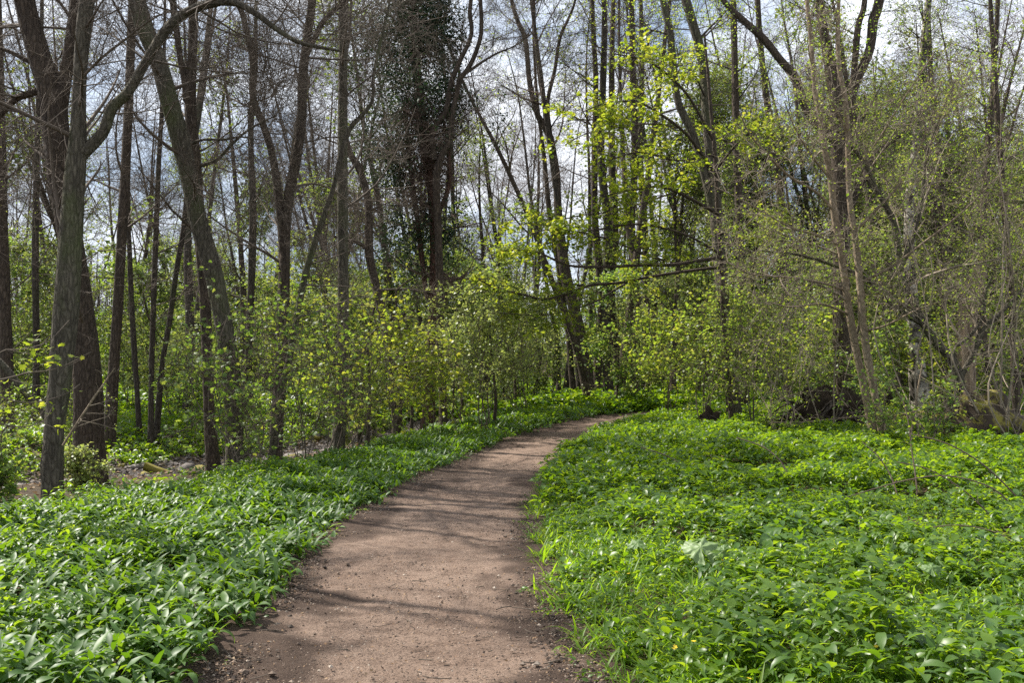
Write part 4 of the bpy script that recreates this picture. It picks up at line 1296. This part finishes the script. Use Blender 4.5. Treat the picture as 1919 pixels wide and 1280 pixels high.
# broad butterbur leaves
def butterbur(px, py, Y, size, tilt, turn, lab):
    x = (px - CX) / F * Y
    z0 = G(x, Y)
    c = at(px, py, Y)
    c[2] = max(c[2], z0 + .26)
    root = thing('butterbur', (x, Y, z0), lab, 'plant')
    n, S = 10, 64
    a = np.arange(S + 1) / S * (2 * math.pi - .5) + .25 - math.pi / 2 + math.pi * 2
    rr = (np.arange(n + 1) / n)
    rad = size * (1 + .10 * np.sin(a * 3 + turn * 5) + .05 * np.sin(a * 9) + .04 * np.sin(a * 23))
    Xl = rr[:, None] * rad * np.cos(a)
    Yl = rr[:, None] * rad * np.sin(a) * 1.08
    Zl = -.3 * size * rr[:, None] ** 2 + .09 * size * rr[:, None] * np.sin(a * 7 + 1) + .16 * size * np.sin(a * 2 + turn)[None] * rr[:, None] + .05 * size * np.sin(a * 17)[None] * rr[:, None] ** 2 + .03 * size * np.sin(rr[:, None] * 14)
    L_ = np.stack([Xl, Yl, Zl], -1).reshape(-1, 3)
    ct, s_ = math.cos(turn), math.sin(turn)
    L_ = L_ @ np.array([[ct, s_, 0], [-s_, ct, 0], [0, 0, 1]])
    ct, s_ = math.cos(tilt), math.sin(tilt)
    L_ = L_ @ np.array([[1, 0, 0], [0, ct, s_], [0, -s_, ct]])
    i, k = np.meshgrid(np.arange(n), np.arange(S), indexing='ij')
    W = S + 1
    q = np.stack([i * W + k, i * W + k + 1, (i + 1) * W + k + 1, (i + 1) * W + k], -1).reshape(-1, 4)
    MB().add(L_ + (c - np.array(root.location)), q).build('leaf', BUTTER if size > .1 else BUTTER_DULL, root)
    p = resample(np.array([[0, .03, -.02], [rng.normal(0, .02), .02, .5 * (c[2] - z0)], c - np.array(root.location)]), 10)
    tubes(MB(), p, np.full(10, .005), 6).build('stalk', HERB, root)


for px, py, Y, s, ti, tu, lab in BB:
    butterbur(px, py, Y, s, ti, tu, lab)
# dark broad lords-and-ladies clump
root = thing('arum_plant', gp(1450, 8.0), 'clump of long dark glossy leaves in the middle of the right herbs', 'plant')
N = 16
az = rng.uniform(0, 6.28, N)
put(MB(), blade(6, .17, 1.3, .3, .9), np.zeros((N, 3)) + [0, 0, .16], np.stack([np.cos(az), np.sin(az), rng.uniform(.4, 1.6, N)], 1), np.stack([-np.cos(az), -np.sin(az), 1.2 + 0 * az], 1), rng.uniform(.2, .32, N)).build('foliage', GARLIC, root)

# small yellow flowers
PET = blade(2, .35, .4, .1)
mbf = MB()
az = np.arange(6) / 6 * 6.283
put(mbf, PET, np.zeros((6, 3)), np.stack([np.cos(az), np.sin(az), .45 + 0 * az], 1), np.tile([0, 0, 1.], (6, 1)), np.full(6, .014))
flower_me = mbf.mesh('flower_head', YELLOW)
stalk_me = tubes(MB(), np.array([[0, 0, -.3], [.01, 0, -.15], [0, 0, 0]]), np.array([.002, .0018, .0015]), 4).mesh('flower_stalk', HERB)
for px, py in ((1262, 1217), (1300, 1203), (1265, 1213), (1172, 1204), (1505, 1108), (1478, 1098), (1556, 1063), (1519, 1179), (1672, 1196), (1671, 1215), (1823, 1215), (1285, 1030), (1318, 1020), (1355, 1051), (1155, 1073), (1178, 1076), (1404, 1273), (1551, 886), (1678, 922), (1858, 924), (1520, 1080), (1642, 1213), (1783, 1228), (1560, 1030)):
    Y = 2986 / (py + 8 - HY)
    Y = (EYE - .33) * F / (py - HY)
    c = at(px, py, Y)
    o = thing('yellow_flower', c, 'tiny yellow buttercup flower dotted through the right herbs', 'flower', 'yellow flowers in the right herbs')
    link('petals', flower_me, o)
    link('stalk', stalk_me, o)
    o.rotation_euler = (rng.normal(.3, .25), rng.normal(0, .25), rng.uniform(0, 6))

# ------------------------------------------------------------------ stream stones
def stone_me(seed, m):
    n, S = 9, 12
    th = np.linspace(0, math.pi, n)
    ph = np.arange(S) / S * 6.2832
    d = np.stack([np.sin(th)[:, None] * np.cos(ph), np.sin(th)[:, None] * np.sin(ph), np.cos(th)[:, None] * np.ones(S)], -1)
    w = 1 + .28 * vnoise(d[..., 0] * 2 + 40 + seed, d[..., 2] * 2 + 40 + d[..., 1], 1., seed)
    X_ = d * np.array([1, .75, .5]) * w[..., None]
    i, k = np.meshgrid(np.arange(n - 1), np.arange(S), indexing='ij')
    k2 = (k + 1) % S
    q = np.stack([i * S + k, (i + 1) * S + k, (i + 1) * S + k2, i * S + k2], -1).reshape(-1, 4)
    return MB().add(X_.reshape(-1, 3), q).mesh('stream_stone', m)


SM = [stone_me(s, STONE) for s in range(4)] + [stone_me(s + 9, MOSSY) for s in range(3)]
cnt = 0
while cnt < 90:
    y = rng.uniform(17, 34)
    x = float(stream_x(y)) + rng.normal(0, .75)
    if y > 26 and rng.uniform() < .5:
        continue
    k = int(rng.integers(0, 7))
    o = link('stream_stone', SM[k])
    s = rng.uniform(.07, .24)
    o.scale = (s, s * rng.uniform(.8, 1.2), s * rng.uniform(.7, 1.2))
    o.location = (x, y, G(x, y) + s * .12)
    o.rotation_euler = (rng.normal(0, .2), rng.normal(0, .2), rng.uniform(0, 6.3))
    if k < 4:
        tag(o, 'bare grey stone in the shallow stream bed on the left', 'stone', 'bare stones in the stream bed')
    else:
        tag(o, 'moss covered stone in the shallow stream bed on the left', 'stone', 'mossy stones in the stream bed')
    cnt += 1
n_ = 9000
y = rng.uniform(12, 45, n_)
x = stream_x(y) + rng.normal(0, .85, n_)
mb = put(MB(), OCT, np.stack([x, y, ground(x, y) + .01], 1), rng.normal(size=(n_, 3)) * (1, 1, .1), np.array([0, 0, 1.]) + rng.normal(size=(n_, 3)) * .25, rng.uniform(.02, .075, n_))
kind(mb.build('stream_pebbles', STONE, smooth=False), 'stuff')


# ------------------------------------------------------------------ the wood behind
def proto_tree(h, r0, n, L, t0, twig_m, bark_m, leaf=None, fork=False, rmin=.005):
    """Mesh data (trunk, crown, foliage) of a background tree of height h at the origin."""
    p = [np.array([0, 0, -.3])]
    d = np.array([rng.normal(0, .05), rng.normal(0, .05), 1.])
    for k in range(7):
        d = norm(d + rng.normal(0, .06, 3) * (1, 1, .2))
        p.append(p[-1] + d * h / 7)
    P = resample(np.array(p), 40)
    R = np.linspace(1, .08, 40) ** .8 * r0 * (1 + .4 * np.exp(-np.arange(40) / 1.5))
    Ps, Rs = [P], [R]
    mbt = trunk_mesh(MB(), P, R, 9, seed=int(rng.integers(1e6)))
    if fork:
        i0 = int(rng.uniform(8, 16))
        q_ = P[i0:] - P[i0]
        tt = np.linspace(0, 1, len(q_))[:, None]
        q_ = P[i0] + q_ * .92 + np.array([[rng.normal(0, 1), rng.normal(0, 1), 0]]) * tt ** .7 * h * .1
        o = resample(np.column_stack([q_, R[i0:] * .75]), 40)
        trunk_mesh(mbt, o[:, :3], o[:, 3], 8)
        Ps.append(o[:, :3])
        Rs.append(o[:, 3])
    od = branches(np.stack(Ps), np.stack(Rs), n, L, t0, 1.0, .03, .08, rmin, .45)
    out = [('trunk', mbt.mesh('trunk', bark_m)), ('crown', branch_mesh(MB(), od).mesh('crown', twig_m))]
    if leaf:
        mb = MB()
        for lv_, per, size in leaf['on']:
            twig_leaves(mb, *od[lv_], per, size, RH_W, .5, .06)
        out.append(('foliage', mb.mesh('foliage', leaf['mat'])))
    return out


BARE = [proto_tree(rng.uniform(15, 19), rng.uniform(.13, .2), (14, 6, 5, 2), (3.6, 1.9, 1.0, .55), .35, TWIG_RED if i % 2 else TWIG, BARK_FAR if i % 2 else BARK_DARK, None, i % 3 == 0) for i in range(7)]
LEAFY = [proto_tree(rng.uniform(12, 17), rng.uniform(.11, .17), (16, 8, 7, 2), (3.0, 1.5, .8, .5), .2, TWIG, BARK_DARK, dict(mat=(FARLEAF, FARPALE)[i % 2], on=((2, 2, .12), (3, 2, .12))), i % 3 == 0) for i in range(5)]
YOUNG = [proto_tree(rng.uniform(4.5, 7.5), rng.uniform(.04, .07), (14, 7, 5, 0), (2.0, 1.0, .55, 0), .08, TWIG, BARK_DARK, dict(mat=(FARLEAF, FARPALE, SYC_DEEP)[i % 3], on=((1, 3, .15), (2, 4, .15))), False) for i in range(5)]

OUT = [(-7.5, 11.4, .13, 'dark trunk standing just left of the photo whose shadow crosses the near path'), (-9.3, 14.4, .16, 'trunk left of the photo standing behind the shadow casting one')]
for k, (x, y, r_, lab) in enumerate(OUT):
    o = thing('bare_tree', (x, y, G(x, y)), lab, 'tree')
    for nm, me in proto_tree(14 - 2 * k, r_, (8, 6, 5, 2), (2.4, 1.2, .6, .3), .5, TWIG, BARK_DARK, None, k == 0, .004):
        link(nm, me, o)
MARKS = [(-500, 'left of the photo'), (14, 'the left edge trunk'), (97, 'the grey green trunk'), (262, 'the stream side stem cluster'), (420, 'the long leaning trunk'), (520, 'the split trunk'), (640, 'the straight grey trunk'), (730, 'the S curved stem'), (806, 'the ivy clad tree'), (925, 'the lime hazel'), (1080, 'the dark trunk at the bend'), (1200, 'the row of straight stems'), (1345, 'the twin curved stems'), (1480, 'the dark trunk in the right wood'), (1590, 'the twin pale stems'), (1715, 'the white birch'), (1815, 'the broken snag'), (1905, 'the right edge trunk'), (2500, 'right of the photo')]
far = []


def want(px, Y, bag, name, kindname, grp):
    far.append((px, Y, bag, name, kindname, grp))


rg = np.random.default_rng(21)
for Yr, step, jit in ((36, 190, 40), (43, 150, 40), (51, 130, 35), (60, 115, 30), (72, 105, 30), (90, 90, 30)):
    px = -120 + rg.uniform(0, 60)
    while px < 2040:
        x = px + rg.normal(0, jit * .6)
        Y_ = Yr + rg.normal(0, 2.5)
        lf = rg.uniform() < (.2 if x < 900 else .8 if x > 1250 else .05 if 870 < x < 1140 else .25)
        xw = (x - CX) / F * Y_
        if abs(float(path_side(np.array([xw]), np.array([Y_]))[0])) > 1.9 and not (830 < x < 1080 and Y_ < 48) and not (x < 720 and rg.uniform() < (.5 if Y_ < 58 else .3)):
            want(x, Y_, LEAFY if lf else BARE, 'leafy_tree' if lf else 'bare_tree', 'leafy tree' if lf else 'slim bare tree', 'trees of the wood behind')
        px += step * rg.uniform(.75, 1.3) * (.7 if px > 1300 else 1)
for Yr, step in ((35, 190), (41, 130), (48, 105), (56, 95), (66, 90), (78, 85)):
    px = -100 + rg.uniform(0, 80)
    while px < 2020:
        x, Y_ = px + rg.normal(0, 25), Yr + rg.normal(0, 3)
        xw = (x - CX) / F * Y_
        if abs(float(path_side(np.array([xw]), np.array([Y_]))[0])) > 2.6 and not (1010 < x < 1150 and Y_ < 47):
            want(x, Y_, YOUNG, 'young_tree', 'young green tree', 'young green trees under the wood')
        px += step * rg.uniform(.7, 1.3) * (.75 if px > 1200 else 1)
for k in range(15):
    x = 850 + k * 19 + rg.normal(0, 6)
    want(x, 52 + (k * 37 % 45) + rg.normal(0, 1), BARE, 'bare_tree', 'slim bare tree', 'trees of the wood behind')
for k in range(10):
    want(150 + k * 62 + rg.normal(0, 15), 88 + (k * 29 % 20), BARE, 'bare_tree', 'slim bare tree', 'trees of the wood behind')
for k in range(16):
    want(1160 + k * 47 + rg.normal(0, 12), 38 + (k * 23 % 24), BARE, 'bare_tree', 'slim bare tree', 'trees of the wood behind')
for k in range(7):
    want(60 + k * 90 + rg.normal(0, 15), 44 + (k * 31 % 26), BARE, 'bare_tree', 'slim bare tree', 'trees of the wood behind')
ORD = ['first', 'second', 'third', 'fourth', 'fifth', 'sixth', 'seventh', 'eighth', 'ninth', 'tenth', 'eleventh', 'twelfth', 'thirteenth', 'fourteenth', 'fifteenth', 'sixteenth', 'seventeenth', 'eighteenth', 'nineteenth', 'twentieth']
far.sort(key=lambda t: t[0])
gaps = {}
for it in far:
    g_ = max(i for i, (m_, _) in enumerate(MARKS) if m_ <= it[0])
    gaps.setdefault((g_, it[4]), []).append(it)
for (g_, kn), items in gaps.items():
    a_, b_ = MARKS[g_][1], MARKS[min(g_ + 1, len(MARKS) - 1)][1]
    where = f'beyond {b_}, outside' if g_ == 0 else (f'right of {a_}' if g_ == len(MARKS) - 2 else f'between {a_} and {b_}')
    for k, (px, Y_, bag, name, kn_, grp) in enumerate(items):
        x = (px - CX) / F * Y_
        pre = '' if len(items) == 1 else ORD[k] + ' from left, '
        o = thing(name, (x, Y_, G(x, Y_)), ' '.join(f'{pre}{kn} in the wood {where}'.split()[:16]), 'tree', grp)
        o.rotation_euler.z = rg.uniform(0, 6.28)
        s = rg.uniform(.85, 1.25)
        o.scale = (s, s, s * rg.uniform(.92, 1.1))
        for nm, me in bag[int(rg.integers(0, len(bag)))]:
            link(nm, me, o)

# the far-off wood that reads as one mass
n_ = 520
y = rng.uniform(100, 175, n_)
x = rng.uniform(-.62, .62, n_) * y
h = rng.uniform(7, 17, n_)
z = ground(x, y)
t = np.linspace(0, 1, 5)
P = np.stack([x[:, None] + rng.normal(0, .25, (n_, 5)), y[:, None] + 0 * t[None], z[:, None] - .3 + h[:, None] * t[None]], -1)
R = np.outer(rng.uniform(.1, .22, n_), np.linspace(1, .2, 5))
mb = tubes(MB(), P, R, 5)
l1 = grow(P, R, 14, .25, 1, 3.6, 1.0, .04, .08, 4, .4, .03, .4)
tubes(mb, *l1, 3)
l2 = grow(*l1, 4, .2, 1, 1.8, .8, .02, .1, 3, .5, .02, .5)
tubes(mb, *l2, 3)
sel = rng.uniform(0, 1, len(l2[0])) < np.where(l2[0][:, 0, 0] > 0, .75, .25) * np.where(l2[0][:, 0, 2] < 7, 1.2, .6)
twig_leaves(mb, l2[0][sel], l2[1][sel], 3, .32, RH_W, .6, .25, .1, mi=1)
n_ = 9000
y = rng.uniform(92, 170, n_)
x = rng.uniform(-.62, .62, n_) * y
z = ground(x, y) + rng.uniform(0, 1, n_) ** 1.5 * 5
idx = np.repeat(np.arange(n_), 5)
put(mb, RH_W, np.stack([x, y, z], 1)[idx] + rng.normal(size=(len(idx), 3)) * .6, rng.normal(size=(len(idx), 3)), np.array([0, -.2, 1.]) + rng.normal(size=(len(idx), 3)) * .6, rng.uniform(.3, .55, len(idx)), mi=1)
kind(mb.build('far_woodland', [BARK_FAR, FARLEAF]), 'stuff')

# ------------------------------------------------------------------ sky, sun, camera
SUN_AZ, SUN_EL = math.radians(-60), math.radians(51)                # bearing from straight ahead (negative: left), height
sv = Vector((math.sin(SUN_AZ) * math.cos(SUN_EL), math.cos(SUN_AZ) * math.cos(SUN_EL), math.sin(SUN_EL)))
w = bpy.data.worlds.new('World')
SC.world = w
w.use_nodes = True
nt = w.node_tree
nt.nodes.clear()
sky = nt.nodes.new('ShaderNodeTexSky')
sky.sky_type = 'NISHITA'
sky.sun_disc = False
sky.sun_elevation = SUN_EL
sky.sun_rotation = SUN_AZ
sky.air_density = 1.0
sky.dust_density = 1.0
tc = nt.nodes.new('ShaderNodeTexCoord')
mp = nt.nodes.new('ShaderNodeMapping')
mp.inputs['Scale'].default_value = (1, 1, 2.2)
nt.links.new(tc.outputs['Generated'], mp.inputs[0])
cl = noise(nt, 3.2, 7, .6, mp.outputs[0], .4)
cf = ramp(nt, cl, [(.40, (0, 0, 0)), (.56, (1, 1, 1))])
thin_cloud = mixc(nt, .55, sky.outputs[0], (7.0, 8.6, 11.0))
col = mixc(nt, cf, thin_cloud, (12.0, 12.6, 13.6))
bg = nt.nodes.new('ShaderNodeBackground')
bg.inputs['Strength'].default_value = .052
nt.links.new(col, bg.inputs['Color'])
ow = nt.nodes.new('ShaderNodeOutputWorld')
nt.links.new(bg.outputs[0], ow.inputs[0])

ld = bpy.data.lights.new('sun', 'SUN')
ld.energy = 5
ld.angle = math.radians(.53)
ld.color = (1, .95, .87)
lo = link('sun', ld)
lo.rotation_euler = (-sv).to_track_quat('-Z', 'Y').to_euler()
lo.location = sv * 60

cd = bpy.data.cameras.new('camera')
cd.sensor_fit = 'HORIZONTAL'
cd.sensor_width = 36
cd.lens = 36 * F / 1919
cd.shift_y = (HY - 640) / 1919
cd.clip_end = 2000
cam = link('camera', cd)
cam.location = (0, 0, EYE)
cam.rotation_euler = (math.radians(90), 0, 0)
SC.camera = cam

SC.view_settings.view_transform = 'Standard'
SC.view_settings.look = 'None'
SC.view_settings.exposure = 1.15
SC.view_settings.gamma = 1
SC.render.engine = 'CYCLES'
c = SC.cycles
c.max_bounces = 6
c.diffuse_bounces = 2
c.glossy_bounces = 2
c.transmission_bounces = 3
c.transparent_max_bounces = 4
c.sample_clamp_indirect = 6
c.use_denoising = False
